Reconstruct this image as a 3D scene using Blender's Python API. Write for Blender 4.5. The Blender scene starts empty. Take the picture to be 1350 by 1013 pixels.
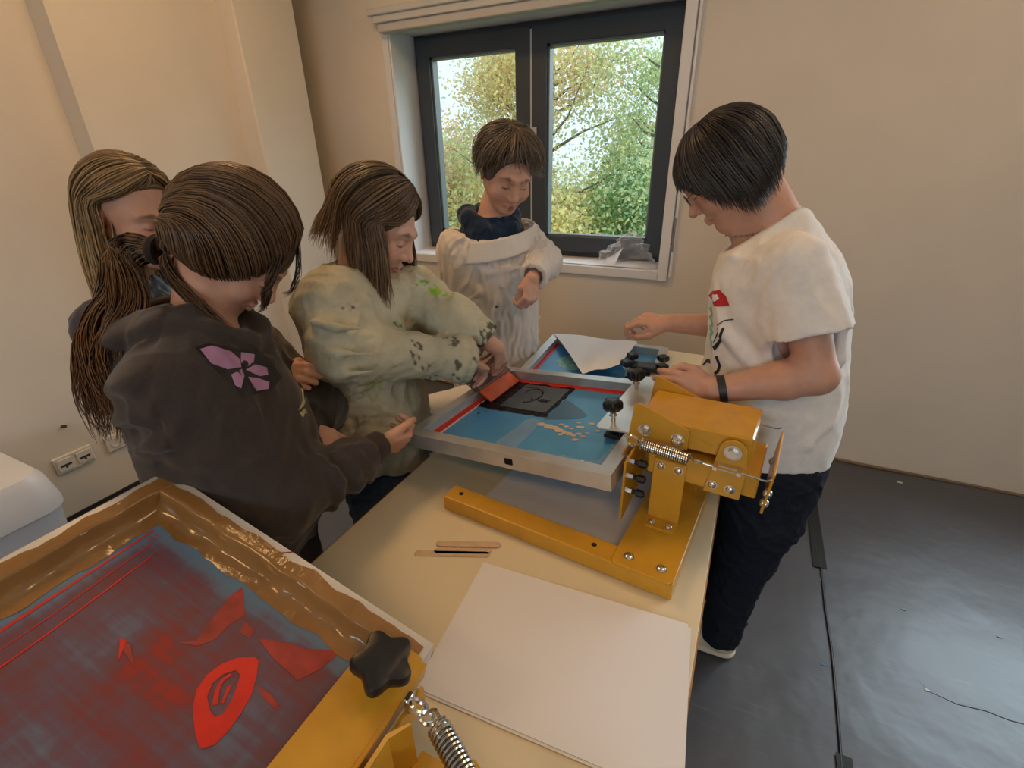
import bpy, bmesh, math, random
import numpy as np
import openvdb
from mathutils import Vector, Matrix, geometry
from mathutils.bvhtree import BVHTree
random.seed(7); RNG = np.random.default_rng(11)
SC = bpy.context.scene; COL = SC.collection
PI = math.pi
def V(*a): return np.array(a, dtype=np.float64)
def nrm(v): v = np.asarray(v, float); return v/np.linalg.norm(v)

# ------------------------------------------------------------------ materials
def nodes(name):
    m = bpy.data.materials.new(name); m.use_nodes = True
    nt = m.node_tree; return m, nt, nt.nodes['Principled BSDF']
def mat(name, col, rough=.5, metal=0., spec=.5, noise=0., nscale=8., bump=0., bscale=60., alpha=None, coat=0., sheen=0.):
    m, nt, p = nodes(name)
    p.inputs['Roughness'].default_value = rough; p.inputs['Metallic'].default_value = metal
    p.inputs['Specular IOR Level'].default_value = spec
    p.inputs['Coat Weight'].default_value = coat; p.inputs['Sheen Weight'].default_value = sheen
    c = (*col, 1); p.inputs['Base Color'].default_value = c
    tc = nt.nodes.new('ShaderNodeTexCoord')
    if noise:
        n = nt.nodes.new('ShaderNodeTexNoise'); n.inputs['Scale'].default_value = nscale; n.inputs['Detail'].default_value = 5
        nt.links.new(tc.outputs['Object'], n.inputs['Vector'])
        r = nt.nodes.new('ShaderNodeValToRGB')
        r.color_ramp.elements[0].position = .3; r.color_ramp.elements[1].position = .7
        r.color_ramp.elements[0].color = (*[max(0, a*(1-noise)) for a in col], 1)
        r.color_ramp.elements[1].color = (*[min(1, a*(1+noise)) for a in col], 1)
        nt.links.new(n.outputs['Fac'], r.inputs['Fac']); nt.links.new(r.outputs['Color'], p.inputs['Base Color'])
    if bump:
        n2 = nt.nodes.new('ShaderNodeTexNoise'); n2.inputs['Scale'].default_value = bscale; n2.inputs['Detail'].default_value = 4
        nt.links.new(tc.outputs['Object'], n2.inputs['Vector'])
        b = nt.nodes.new('ShaderNodeBump'); b.inputs['Strength'].default_value = bump; b.inputs['Distance'].default_value = .01
        nt.links.new(n2.outputs['Fac'], b.inputs['Height']); nt.links.new(b.outputs['Normal'], p.inputs['Normal'])
    if alpha is not None: p.inputs['Alpha'].default_value = alpha
    return m
def vmat(name, rough=.5, spec=.4, noise=.12, nscale=30., bump=0., bscale=250., sss=0., sheen=0., weave=None, bdist=.004):
    """material whose base colour is the mesh's own 'Col' attribute"""
    m, nt, p = nodes(name)
    a = nt.nodes.new('ShaderNodeAttribute'); a.attribute_name = 'Col'
    tc = nt.nodes.new('ShaderNodeTexCoord')
    n = nt.nodes.new('ShaderNodeTexNoise'); n.inputs['Scale'].default_value = nscale; n.inputs['Detail'].default_value = 4
    nt.links.new(tc.outputs['Object'], n.inputs['Vector'])
    mr = nt.nodes.new('ShaderNodeMapRange'); mr.inputs[1].default_value = .25; mr.inputs[2].default_value = .75
    mr.inputs[3].default_value = 1-noise; mr.inputs[4].default_value = 1+noise
    nt.links.new(n.outputs['Fac'], mr.inputs[0])
    mx = nt.nodes.new('ShaderNodeVectorMath'); mx.operation = 'SCALE'
    nt.links.new(a.outputs['Color'], mx.inputs[0]); nt.links.new(mr.outputs[0], mx.inputs['Scale'])
    nt.links.new(mx.outputs[0], p.inputs['Base Color'])
    p.inputs['Roughness'].default_value = rough; p.inputs['Specular IOR Level'].default_value = spec
    p.inputs['Sheen Weight'].default_value = sheen
    if sss:
        p.inputs['Subsurface Weight'].default_value = sss; p.inputs['Subsurface Radius'].default_value = (.012, .005, .003); p.inputs['Subsurface Scale'].default_value = .5
    if bump:
        n2 = nt.nodes.new('ShaderNodeTexNoise'); n2.inputs['Scale'].default_value = bscale; n2.inputs['Detail'].default_value = 3
        nt.links.new(tc.outputs['Object'], n2.inputs['Vector'])
        b = nt.nodes.new('ShaderNodeBump'); b.inputs['Strength'].default_value = bump; b.inputs['Distance'].default_value = bdist
        nt.links.new(n2.outputs['Fac'], b.inputs['Height']); nt.links.new(b.outputs['Normal'], p.inputs['Normal'])
    return m

# ------------------------------------------------------------------ objects
def tag(o, label=None, cat=None, group=None, kind=None):
    if label: o['label'] = label
    if cat: o['category'] = cat
    if group: o['group'] = group
    if kind: o['kind'] = kind
    return o
def empty(name, loc, label, cat, group=None):
    o = bpy.data.objects.new(name, None); COL.objects.link(o); o.location = loc; o.empty_display_size = .05
    return tag(o, label, cat, group)
def link(name, me, m=None, parent=None, smooth=True):
    o = bpy.data.objects.new(name, me); COL.objects.link(o)
    if m is not None: me.materials.append(m)
    if parent is not None:
        o.parent = parent; bpy.context.view_layer.update()
        o.matrix_parent_inverse = parent.matrix_world.inverted()
    return o
def np_mesh(name, verts, faces, m=None, parent=None, col=None, smooth=True):
    """faces: (n,4) or (n,3) int array or list of such arrays"""
    fl = faces if isinstance(faces, list) else [faces]
    fl = [np.asarray(f, dtype=np.int32) for f in fl if len(f)]
    me = bpy.data.meshes.new(name)
    verts = np.asarray(verts, dtype=np.float32)
    me.vertices.add(len(verts)); me.vertices.foreach_set('co', verts.ravel())
    loops = np.concatenate([f.ravel() for f in fl]); tot = np.concatenate([np.full(len(f), f.shape[1], np.int32) for f in fl])
    start = np.concatenate([[0], np.cumsum(tot)[:-1]]).astype(np.int32)
    me.loops.add(len(loops)); me.loops.foreach_set('vertex_index', loops)
    me.polygons.add(len(tot)); me.polygons.foreach_set('loop_start', start); me.polygons.foreach_set('loop_total', tot)
    me.polygons.foreach_set('use_smooth', np.full(len(tot), smooth, dtype=bool))
    if col is not None:
        a = me.color_attributes.new('Col', 'FLOAT_COLOR', 'POINT')
        c = np.ones((len(verts), 4), np.float32); c[:, :3] = col; a.data.foreach_set('color', c.ravel())
    me.update(calc_edges=True); me.validate()
    return link(name, me, m, parent)
def bm_obj(name, bm, m=None, parent=None, smooth=False, autos=True):
    bmesh.ops.recalc_face_normals(bm, faces=bm.faces[:])
    me = bpy.data.meshes.new(name); bm.to_mesh(me); bm.free()
    if smooth:
        for p in me.polygons: p.use_smooth = True
        try: me.set_sharp_from_angle(angle=math.radians(38))
        except Exception: pass
    return link(name, me, m, parent)
def frame_m(o, x, y, z):
    M = Matrix.Identity(4)
    for i, a in enumerate((x, y, z)):
        for j in range(3): M[j][i] = a[j]
    for j in range(3): M[j][3] = o[j]
    return M
def rotz(o, deg):
    return Matrix.Translation(Vector(o)) @ Matrix.Rotation(math.radians(deg), 4, 'Z')
class G:
    """collects shapes into one bmesh"""
    def __init__(s, M=None): s.bm = bmesh.new(); s.M = M if M is not None else Matrix.Identity(4)
    def _new(s, vs, M):
        for v in vs: v.co = s.M @ (M @ v.co if M is not None else v.co)
    def box(s, lo, hi, bev=.0, M=None, seg=1):
        r = bmesh.ops.create_cube(s.bm, size=1); vs = r['verts']
        lo, hi = Vector(lo), Vector(hi); c = (lo+hi)/2; d = hi-lo
        for v in vs: v.co = Vector((v.co.x*d.x, v.co.y*d.y, v.co.z*d.z))+c
        if bev:
            es = list({e for v in vs for e in v.link_edges})
            rr = bmesh.ops.bevel(s.bm, geom=es, offset=bev, segments=seg, affect='EDGES', profile=.5)
            vs = list({v for f in rr['faces'] for v in f.verts} | {v for v in vs if v.is_valid})
        s._new(vs, M); return s
    def prism(s, poly, z0, z1, M=None, bev=0.):
        vs = [s.bm.verts.new((x, y, z0)) for x, y in poly]; f = s.bm.faces.new(vs)
        r = bmesh.ops.extrude_face_region(s.bm, geom=[f]); nv = [g for g in r['geom'] if isinstance(g, bmesh.types.BMVert)]
        for v in nv: v.co.z = z1
        al = vs+nv
        if bev:
            top = [e for v in nv for e in v.link_edges if all(w in nv for w in e.verts)]
            rr = bmesh.ops.bevel(s.bm, geom=list(set(top)), offset=bev, segments=1, affect='EDGES')
            al = list({v for f in rr['faces'] for v in f.verts} | {v for v in al if v.is_valid})
        s._new(al, M); return s
    def cyl(s, a, b, r, r2=None, n=20, cap=True):
        a, b = Vector(a), Vector(b); d = b-a
        q = Vector((0, 0, 1)).rotation_difference(d.normalized()).to_matrix().to_4x4()
        rr = bmesh.ops.create_cone(s.bm, cap_ends=cap, segments=n, radius1=r, radius2=r if r2 is None else r2, depth=d.length)
        s._new(rr['verts'], Matrix.Translation((a+b)/2) @ q); return s
    def lathe(s, a, axis, prof, n=24):
        """prof: (r, h) pairs along axis from a"""
        a = Vector(a); q = Vector((0, 0, 1)).rotation_difference(Vector(axis).normalized()).to_matrix()
        rings = []
        for r, h in prof:
            rings.append([s.bm.verts.new(s.M @ (a+q @ Vector((r*math.cos(2*PI*i/n), r*math.sin(2*PI*i/n), h)))) for i in range(n)])
        for A, B in zip(rings, rings[1:]):
            for i in range(n): s.bm.faces.new((A[i], A[(i+1) % n], B[(i+1) % n], B[i]))
        s.bm.faces.new(rings[0][::-1]); s.bm.faces.new(rings[-1]); return s
    def tube(s, pts, r, n=8, closed=False):
        pts = [Vector(p) for p in pts]; N = len(pts); rings = []; up = None
        for i, p in enumerate(pts):
            if closed: t = pts[(i+1) % N]-pts[i-1]
            else: t = pts[min(i+1, N-1)]-pts[max(i-1, 0)]
            t.normalize()
            if up is None: up = t.orthogonal().normalized()
            up = (up-t*up.dot(t)).normalized(); w = t.cross(up)
            rad = r[i] if isinstance(r, (list, tuple)) else r
            rings.append([s.bm.verts.new(s.M @ (p+up*(rad*math.cos(2*PI*k/n))+w*(rad*math.sin(2*PI*k/n)))) for k in range(n)])
        for i in range(N if closed else N-1):
            A, B = rings[i], rings[(i+1) % N]
            off = 0
            if closed and i == N-1:
                off = min(range(n), key=lambda o: (A[0].co-B[o].co).length)
            for k in range(n): s.bm.faces.new((A[k], A[(k+1) % n], B[(k+1+off) % n], B[(k+off) % n]))
        if not closed: s.bm.faces.new(rings[0][::-1]); s.bm.faces.new(rings[-1])
        return s
    def bolt(s, p, axis, r=.009, h=.006):
        p = Vector(p); a = Vector(axis).normalized()
        s.cyl(p, p+a*.0015, r*1.45, n=20); s.cyl(p, p+a*h, r, n=6); return s
    def dome(s, p, axis, r=.008, h=.005):
        s.lathe(p, axis, [(r*1.25, 0), (r*1.25, .001), (r, .0012), (r*.95, h*.5), (r*.6, h*.9), (r*.05, h)], n=16); return s
    def obj(s, name, m=None, parent=None, smooth=False): return bm_obj(name, s.bm, m, parent, smooth)
def spring(g, a, b, r, wire, turns):
    a, b = Vector(a), Vector(b); d = b-a; L = d.length; d.normalize(); u = d.orthogonal().normalized(); w = d.cross(u)
    n = turns*12
    g.tube([a+d*(L*i/n)+u*(r*math.cos(2*PI*turns*i/n))+w*(r*math.sin(2*PI*turns*i/n)) for i in range(n+1)], wire, n=6)
def ring(g, c, axis, r, wire, n=18):
    c = Vector(c); d = Vector(axis).normalized(); u = d.orthogonal().normalized(); w = d.cross(u)
    g.tube([c+u*(r*math.cos(2*PI*i/n))+w*(r*math.sin(2*PI*i/n)) for i in range(n)], wire, n=6, closed=True)

# ------------------------------------------------------------------ signed distance modelling
class Prim:
    def __init__(s, fn, lo, hi): s.fn = fn; s.lo = np.asarray(lo, float); s.hi = np.asarray(hi, float)
def cone(a, b, ra, rb=None, flat=None, f=1.):
    a = np.asarray(a, float); b = np.asarray(b, float); rb = ra if rb is None else rb
    ab = b-a; L2 = max(ab@ab, 1e-12); R = max(ra, rb)
    fl = None if flat is None else nrm(flat)
    def fn(P):
        q = P-a; t = np.clip((q@ab)/L2, 0, 1); q = q-t[:, None]*ab
        if fl is not None:
            c = q@fl; q = q+np.outer(c*(1/f-1), fl)
        return np.sqrt(np.einsum('ij,ij->i', q, q))-(ra+(rb-ra)*t)
    return Prim(fn, np.minimum(a, b)-R, np.maximum(a, b)+R)
def ball(c, r): return cone(c, np.asarray(c, float)+V(0, 0, 1e-5), r)
def ell(c, r, M=None):
    c = np.asarray(c, float); r = np.asarray(r, float)
    def fn(P):
        q = P-c
        if M is not None: q = q@M
        k0 = np.sqrt(((q/r)**2).sum(1)); k1 = np.sqrt(((q/r**2)**2).sum(1))+1e-9
        return k0*(k0-1)/k1
    R = r.max() if M is not None else r
    return Prim(fn, c-R, c+R)
def chain(pts, rads, k=.01, flat=None, f=1.):
    cs = [cone(pts[i], pts[i+1], rads[i], rads[i+1], flat, f) for i in range(len(pts)-1)]
    return group([(c, k) for c in cs])
def smin(a, b, k):
    if k <= 0: return np.minimum(a, b)
    h = np.maximum(k-np.abs(a-b), 0)/k; return np.minimum(a, b)-h*h*k*.25
def smax(a, b, k): return -smin(-a, -b, k)
def group(items):
    def fn(P):
        d = None
        for p, k in items:
            e = p.fn(P); d = e if d is None else smin(d, e, k)
        return d
    return Prim(fn, np.min([p.lo for p, _ in items], 0), np.max([p.hi for p, _ in items], 0))
def capped(p, o, n):
    o = np.asarray(o, float); n = nrm(n); return Prim(lambda P: np.maximum(p.fn(P), (P-o)@n), p.lo, p.hi)
def loft(o, axis, lat, sl, ex=2.3):
    """sl rows: (s, lateral offset, front offset, half width, half depth)"""
    o = np.asarray(o, float); A = nrm(axis); Lt = nrm(np.asarray(lat, float)-A*(np.asarray(lat, float)@A)); F = np.cross(A, Lt)
    sl = np.array(sl, float); sl = sl[np.argsort(sl[:, 0])]
    def fn(P):
        q = P-o; s = q@A; l = q@Lt; fr = q@F
        ss = np.clip(s, sl[0, 0], sl[-1, 0])
        cl, cf, w, d = (np.interp(ss, sl[:, 0], sl[:, i]) for i in (1, 2, 3, 4))
        x = np.abs(l-cl)/w; y = np.abs(fr-cf)/d
        rr = (x**ex+y**ex)**(1/ex)
        dd = (rr-1)*np.minimum(w, d)*np.where(rr < 1, 1, 1.)
        return np.maximum(dd, np.abs(s-ss) if False else np.maximum(sl[0, 0]-s, s-sl[-1, 0]))
    R = np.max(np.abs(sl[:, 1:3]))+np.max(sl[:, 3:5])
    e0 = o+A*sl[0, 0]; e1 = o+A*sl[-1, 0]
    return Prim(fn, np.minimum(e0, e1)-R, np.maximum(e0, e1)+R)
class Fr:
    """local frame: columns of M are the local axes in world space"""
    def __init__(s, o, x, y, z, sc=1.): s.o = np.asarray(o, float); s.M = np.stack([x, y, z], 1); s.s = sc
    def w(s, p): return s.o+s.s*(s.M@np.asarray(p, float))
    def d(s, v): return s.M@np.asarray(v, float)
    def loc(s, P): return ((P-s.o)@s.M)/s.s
    def __call__(s, p):
        c = np.array([[x, y, z] for x in (p.lo[0], p.hi[0]) for y in (p.lo[1], p.hi[1]) for z in (p.lo[2], p.hi[2])])
        c = s.o+s.s*(c@s.M.T)
        return Prim(lambda P: s.s*p.fn(s.loc(P)), c.min(0), c.max(0))
def facing(fx, fy, pitch=0, roll=0):
    """x = own left, y = forward, z = up ; pitch>0 looks down; roll>0 tilts the crown towards own left"""
    f0 = nrm(V(fx, fy, 0)); p = math.radians(pitch); up0 = V(0, 0, 1)
    f = f0*math.cos(p)-up0*math.sin(p); up = up0*math.cos(p)+f0*math.sin(p)
    l = np.cross(up, f); r = math.radians(roll)
    return l*math.cos(r)-up*math.sin(r), f, up*math.cos(r)+l*math.sin(r)
class Sdf:
    def __init__(s): s.ops = []
    def u(s, p, k=.012): s.ops.append(('u', p, k)); return s
    def sub(s, p, k=.006): s.ops.append(('s', p, k)); return s
    def cut(s, o, n, k=.004):
        o = np.asarray(o, float); n = nrm(n); s.ops.append(('c', lambda P: (P-o)@n, k)); return s
    def cutf(s, fn, k=.004): s.ops.append(('c', fn, k)); return s
    def disp(s, fn): s.ops.append(('d', fn, 0)); return s
    def mesh(s, vox):
        B = 24; pad = 4*vox
        un = [o for o in s.ops if o[0] == 'u']
        lo = np.min([o[1].lo for o in un], 0)-pad-.02; hi = np.max([o[1].hi for o in un], 0)+pad+.02
        i0 = np.floor(lo/vox/B).astype(int); i1 = np.ceil(hi/vox/B).astype(int)
        grid = openvdb.FloatGrid(.2)
        ar = np.arange(B)
        gx, gy, gz = np.meshgrid(ar, ar, ar, indexing='ij'); base = np.stack([gx, gy, gz], -1).reshape(-1, 3)
        for bi in range(i0[0], i1[0]):
            for bj in range(i0[1], i1[1]):
                for bk in range(i0[2], i1[2]):
                    org = np.array([bi, bj, bk])*B
                    l = org*vox; h = (org+B)*vox
                    if not any(((o[1].lo-pad < h) & (o[1].hi+pad > l)).all() for o in un): continue
                    P = (base+org)*vox; d = np.full(len(P), .2)
                    for t, p, k in s.ops:
                        if t in 'us':
                            m = k+pad
                            if ((p.lo-m < h) & (p.hi+m > l)).all():
                                e = p.fn(P)
                                d = smin(d, e, k) if t == 'u' else smax(d, -e, k)
                        elif t == 'c': d = smax(d, p(P), k)
                        else:
                            if (np.abs(d) < .05).any(): d = p(P, d)
                    grid.copyFromArray(np.ascontiguousarray(d.reshape(B, B, B).astype(np.float32)), ijk=tuple(int(a) for a in org))
        res = grid.convertToQuads(isovalue=0.)
        pts, quads = res
        return np.asarray(pts, float)*vox, np.asarray(quads)[:, ::-1]
def clean(v, q):
    """keep only the largest connected piece"""
    n = len(v); lab = np.arange(n)
    e = np.concatenate([q[:, [0, 1]], q[:, [1, 2]], q[:, [2, 3]], q[:, [3, 0]]])
    while True:
        m = np.minimum(lab[e[:, 0]], lab[e[:, 1]]); new = lab.copy()
        np.minimum.at(new, e[:, 0], m); np.minimum.at(new, e[:, 1], m); new = new[new]
        if (new == lab).all(): break
        lab = new
    ids, cnt = np.unique(lab, return_counts=True); keep = lab == ids[cnt.argmax()]
    mp = np.cumsum(keep)-1; fq = keep[q[:, 0]]
    return v[keep], mp[q[fq]]
def relax(v, q, it=2, lam=.5):
    e = np.concatenate([q[:, [0, 1]], q[:, [1, 2]], q[:, [2, 3]], q[:, [3, 0]]])
    for _ in range(it):
        acc = np.zeros_like(v); cnt = np.zeros(len(v))
        np.add.at(acc, e[:, 0], v[e[:, 1]]); np.add.at(acc, e[:, 1], v[e[:, 0]])
        np.add.at(cnt, e[:, 0], 1); np.add.at(cnt, e[:, 1], 1)
        v = v*(1-lam)+lam*acc/np.maximum(cnt, 1)[:, None]
    return v
def paint(v, base, items):
    c = np.tile(np.array(base, float), (len(v), 1))
    for p, col, soft in items:
        d = p.fn(v) if isinstance(p, Prim) else p(v)
        w = np.clip(.5-d/soft, 0, 1)[:, None]; w = w*w*(3-2*w); c = c*(1-w)+np.array(col)*w
    return c
class Wav:
    """cheap smooth noise: a sum of randomly directed sines"""
    def __init__(s, seed, wl, n=7, aniso=None):
        r = np.random.default_rng(seed); k = r.normal(size=(n, 3)); k /= np.linalg.norm(k, axis=1)[:, None]
        if aniso is not None:
            a, f = nrm(aniso[0]), aniso[1]; k = k+np.outer((k@a)*(f-1), a); k /= np.linalg.norm(k, axis=1)[:, None]
        s.k = k*(2*PI/wl)*r.uniform(.6, 1.5, (n, 1)); s.p = r.uniform(0, 6.28, n); s.n = n
    def __call__(s, P): return np.sin(P@s.k.T+s.p).sum(1)/math.sqrt(s.n*.5)
def folds(seed, amp, wl, axis=None, f=.25):
    """ridged cloth folds; axis = direction the folds run along"""
    w1 = Wav(seed, wl, 6, None if axis is None else (axis, f)); w2 = Wav(seed+1, wl*2.2, 5)
    w3 = Wav(seed+2, wl*.45, 6, None if axis is None else (axis, f))
    def fn(P, d):
        Q = P+.25*wl*np.stack([w2(P), w2(P+.3), w2(P+.7)], 1)*.5
        m = np.clip(w2(P*1.3+.2)*.5+.65, .15, 1.2)
        return d-amp*m*(1-2*np.abs(np.tanh(w1(Q)*.9)))*.7-amp*.25*w3(Q)
    return fn
def sdf_obj(name, S, vox, m, parent=None, base=(.5, .5, .5), items=(), it=2, keep=True):
    v, q = S.mesh(vox)
    if keep: v, q = clean(v, q)
    v = relax(v, q, it)
    return np_mesh(name, v, q, m, parent, paint(v, base, items))
def decal(name, polys, fr, target, m, parent, off=.0012, step=.006, dist=.4):
    """printed shapes (2-D outlines in frame fr: x right, y up, looking along -z) laid onto the target's surface"""
    dg = bpy.context.evaluated_depsgraph_get(); dg.update()
    bvh = target if isinstance(target, BVHTree) else BVHTree.FromPolygons([target.matrix_world @ v.co for v in target.data.vertices], [tuple(p.vertices) for p in target.data.polygons])
    V_, F_ = [], []
    for poly in polys:
        poly = [Vector(p) for p in poly]
        dense = []
        for a, b in zip(poly, poly[1:]+poly[:1]):
            n = max(1, int((b-a).length/step)); dense += [a.lerp(b, i/n) for i in range(n)]
        xs = [p.x for p in dense]; ys = [p.y for p in dense]; pts = list(dense)
        x = min(xs)+step*.7
        while x < max(xs):
            y = min(ys)+step*.7
            while y < max(ys):
                p = Vector((x, y))
                ins = False; j = len(dense)-1
                for i in range(len(dense)):
                    if (dense[i].y > y) != (dense[j].y > y) and x < (dense[j].x-dense[i].x)*(y-dense[i].y)/(dense[j].y-dense[i].y)+dense[i].x: ins = not ins
                    j = i
                if ins and min((q-p).length for q in dense) > step*.5: pts.append(p)
                y += step
            x += step
        n = len(dense)
        r = geometry.delaunay_2d_cdt(pts, [(i, (i+1) % n) for i in range(n)], [], 1, 1e-6)
        b0 = len(V_); ok = []
        for p in r[0]:
            w = fr.w((p.x, p.y, dist*.5)); hit = bvh.ray_cast(Vector(w), Vector(-fr.M[:, 2]), dist)
            if hit[0] is None: ok.append(False); V_.append(w)
            else:
                nn = hit[1]; nn = -nn if nn.dot(Vector(fr.M[:, 2])) < 0 else nn
                ok.append(True); V_.append(np.array(hit[0]+nn*off))
        F_ += [[b0+i for i in f] for f in r[2] if all(ok[i] for i in f)]
    tr = [f for f in F_ if len(f) == 3]
    if not tr: return None
    tr = np.array(tr); used = np.unique(tr); mp = np.zeros(len(V_), int); mp[used] = np.arange(len(used))
    return np_mesh(name, np.array(V_)[used], mp[tr], m, parent)
def rect_poly(x0, y0, x1, y1): return [(x0, y0), (x1, y0), (x1, y1), (x0, y1)]
def blob(cx, cy, r, n=14, jit=.3, sx=1., sy=1.):
    return [(cx+sx*r*(1+random.uniform(-jit, jit))*math.cos(2*PI*i/n), cy+sy*r*(1+random.uniform(-jit, jit))*math.sin(2*PI*i/n)) for i in range(n)]
def stroke(pts, w0, w1=None):
    """polyline with width -> outline"""
    w1 = w0 if w1 is None else w1; L, R_ = [], []
    for i, p in enumerate(pts):
        a = Vector(pts[max(i-1, 0)]); b = Vector(pts[min(i+1, len(pts)-1)]); t = (b-a).normalized(); n = Vector((-t.y, t.x))
        w = (w0+(w1-w0)*i/max(1, len(pts)-1))/2; L.append(tuple(Vector(p)+n*w)); R_.append(tuple(Vector(p)-n*w))
    return L+R_[::-1]
# ================================================================== the room
LWX, LBX, LCX = -2.753, -2.63, -2.51       # left wall, pilaster fields
WY = 2.791                                 # window wall
XR, YB, ZC = 4.2, -3.2, 3.0
m_wall = mat('wall_paint', (.75, .685, .585), rough=.75, noise=.03, nscale=3, bump=.06, bscale=90)
m_ceil = mat('ceiling_paint', (.78, .76, .72), rough=.9)
m_trim = mat('white_trim', (.80, .80, .80), rough=.4)
m_reveal = mat('white_reveal', (.82, .83, .85), rough=.5)
m_anth = mat('anthracite_frame', (.045, .058, .075), rough=.42, spec=.5)
def floor_material():
    m, nt, p = nodes('floor_vinyl'); N, Lk = nt.nodes.new, nt.links.new
    tc = N('ShaderNodeTexCoord')
    n = N('ShaderNodeTexNoise'); n.inputs['Scale'].default_value = 2.2; n.inputs['Detail'].default_value = 7; n.inputs['Roughness'].default_value = .62
    Lk(tc.outputs['Object'], n.inputs['Vector'])
    r = N('ShaderNodeValToRGB'); r.color_ramp.elements[0].position = .3; r.color_ramp.elements[1].position = .75
    r.color_ramp.elements[0].color = (.058, .062, .073, 1); r.color_ramp.elements[1].color = (.090, .097, .114, 1)
    Lk(n.outputs['Fac'], r.inputs['Fac'])
    # fine scuffs
    mp = N('ShaderNodeMapping'); mp.inputs['Scale'].default_value = (4, 40, 1); mp.inputs['Rotation'].default_value = (0, 0, .9)
    Lk(tc.outputs['Object'], mp.inputs['Vector'])
    n2 = N('ShaderNodeTexNoise'); n2.inputs['Scale'].default_value = 2; n2.inputs['Detail'].default_value = 6
    Lk(mp.outputs['Vector'], n2.inputs['Vector'])
    r2 = N('ShaderNodeValToRGB'); r2.color_ramp.elements[0].position = .60; r2.color_ramp.elements[1].position = .78
    r2.color_ramp.elements[0].color = (0, 0, 0, 1); r2.color_ramp.elements[1].color = (.3, .3, .3, 1)
    Lk(n2.outputs['Fac'], r2.inputs['Fac'])
    mx = N('ShaderNodeMixRGB'); mx.inputs['Color2'].default_value = (.18, .18, .19, 1)
    Lk(r2.outputs['Color'], mx.inputs['Fac']); Lk(r.outputs['Color'], mx.inputs['Color1']); Lk(mx.outputs['Color'], p.inputs['Base Color'])
    rr = N('ShaderNodeMapRange'); rr.inputs[3].default_value = .34; rr.inputs[4].default_value = .52
    Lk(n.outputs['Fac'], rr.inputs[0]); Lk(rr.outputs[0], p.inputs['Roughness'])
    n3 = N('ShaderNodeTexNoise'); n3.inputs['Scale'].default_value = 2.6; n3.inputs['Detail'].default_value = 4
    Lk(tc.outputs['Object'], n3.inputs['Vector'])
    b = N('ShaderNodeBump'); b.inputs['Strength'].default_value = .45; b.inputs['Distance'].default_value = .03
    Lk(n3.outputs['Fac'], b.inputs['Height']); Lk(b.outputs['Normal'], p.inputs['Normal'])
    p.inputs['Specular IOR Level'].default_value = .8
    return m
m_floor = floor_material()
def struct(name, g, m, smooth=False): return tag(g.obj(name, m, None, smooth), kind='structure')
struct('floor', G().box((-3.1, YB-.2, -.12), (XR+.2, WY+.35, 0)), m_floor)
struct('ceiling', G().box((-3.1, YB-.2, ZC), (XR+.2, WY+.35, ZC+.1)), m_ceil)
struct('wall_left', G().box((LWX-.3, YB-.2, 0), (LWX, 1.33, ZC)).box((LWX-.3, 1.33, 0), (LBX, 2.09, ZC)), m_wall)
struct('wall_left_pillar', G().box((LWX-.3, 2.09, 0), (LCX, 2.486, ZC), .006).box((LWX-.3, 2.48, 0), (-2.86, WY+.3, ZC)), m_wall)
# window wall with two openings (the second one lies to the right of the photograph)
W1 = (-2.105, -.455, .955, 2.215); W2 = (1.13, 2.75, .955, 2.215)
g = G(); x = -3.05
for (a, b, c, d) in (W1, W2):
    a -= .011; b += .011; c -= .029; d += .011
    g.box((x, WY, 0), (a, WY+.34, ZC)); g.box((a, WY, 0), (b, WY+.34, c)); g.box((a, WY, d), (b, WY+.34, ZC)); x = b
g.box((x, WY, 0), (XR+.2, WY+.34, ZC))
struct('wall_back', g, m_wall)
struct('wall_right', G().box((XR, YB-.2, 0), (XR+.2, WY, ZC)), m_wall)
struct('wall_front', G().box((LWX, YB-.2, 0), (XR, YB, ZC)), m_wall)
# near-black strip painted in as the dark gap between floor covering and the left wall, cable-thin batten along the window wall
struct('gap_strip_left', G().box((LWX, YB, 0), (LWX+.008, 1.33, .018)).box((LBX, 1.34, 0), (LBX+.008, 2.085, .018)), mat('dark_gap', (.02, .018, .016), rough=.8))
struct('baseboard_back', G().tube([(-2.45, WY-.006, .008), (-1.2, WY-.008, .008), (.2, WY-.007, .007), (.7, WY-.02, .01), (1.1, WY-.012, .008), (2.2, WY-.014, .007), (4.1, WY-.008, .008)], .007), mat('floor_edge_strip', (.20, .13, .07), rough=.6))
# floor: darker tape strip and the raised seam of the mats
edge = [(x_, y_) for x_, y_, _ in ((0.420,2.750,0.003), (0.443,2.207,0.003), (0.473,1.858,0.003), (0.471,1.663,0.003), (0.476,1.463,0.003), (0.473,1.292,0.003), (0.467,1.076,0.003))]
edge = [(edge[0][0]+.01, 2.785)]+edge+[(edge[-1][0]-.12, -.6)]
poly = edge+[(4.15, -.6), (4.15, 2.78)]
g = G(); g.prism(poly, .0005, .0045)
fmat = tag(g.obj('floor_mat', m_floor), kind='structure')
G().tube([(0.701,1.469,0.004), (0.733,1.432,0.004), (0.799,1.419,0.004), (0.871,1.430,0.004), (0.922,1.425,0.004), (1.028,1.439,0.004)], [.0004, .0012, .0018, .002, .002, .001], n=6).obj('mat_crease', mat('crease_dark', (.02, .02, .022), rough=.6), fmat)
g = G(); g.tube([(x-.004, y, .0035) for x, y in edge], .0035, n=6)
tag(g.obj('trim_1', mat('seam_black', (.008, .008, .009), rough=.5)), kind='structure')
m_tape = mat('black_tape', (.007, .007, .007), rough=.6)
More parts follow.
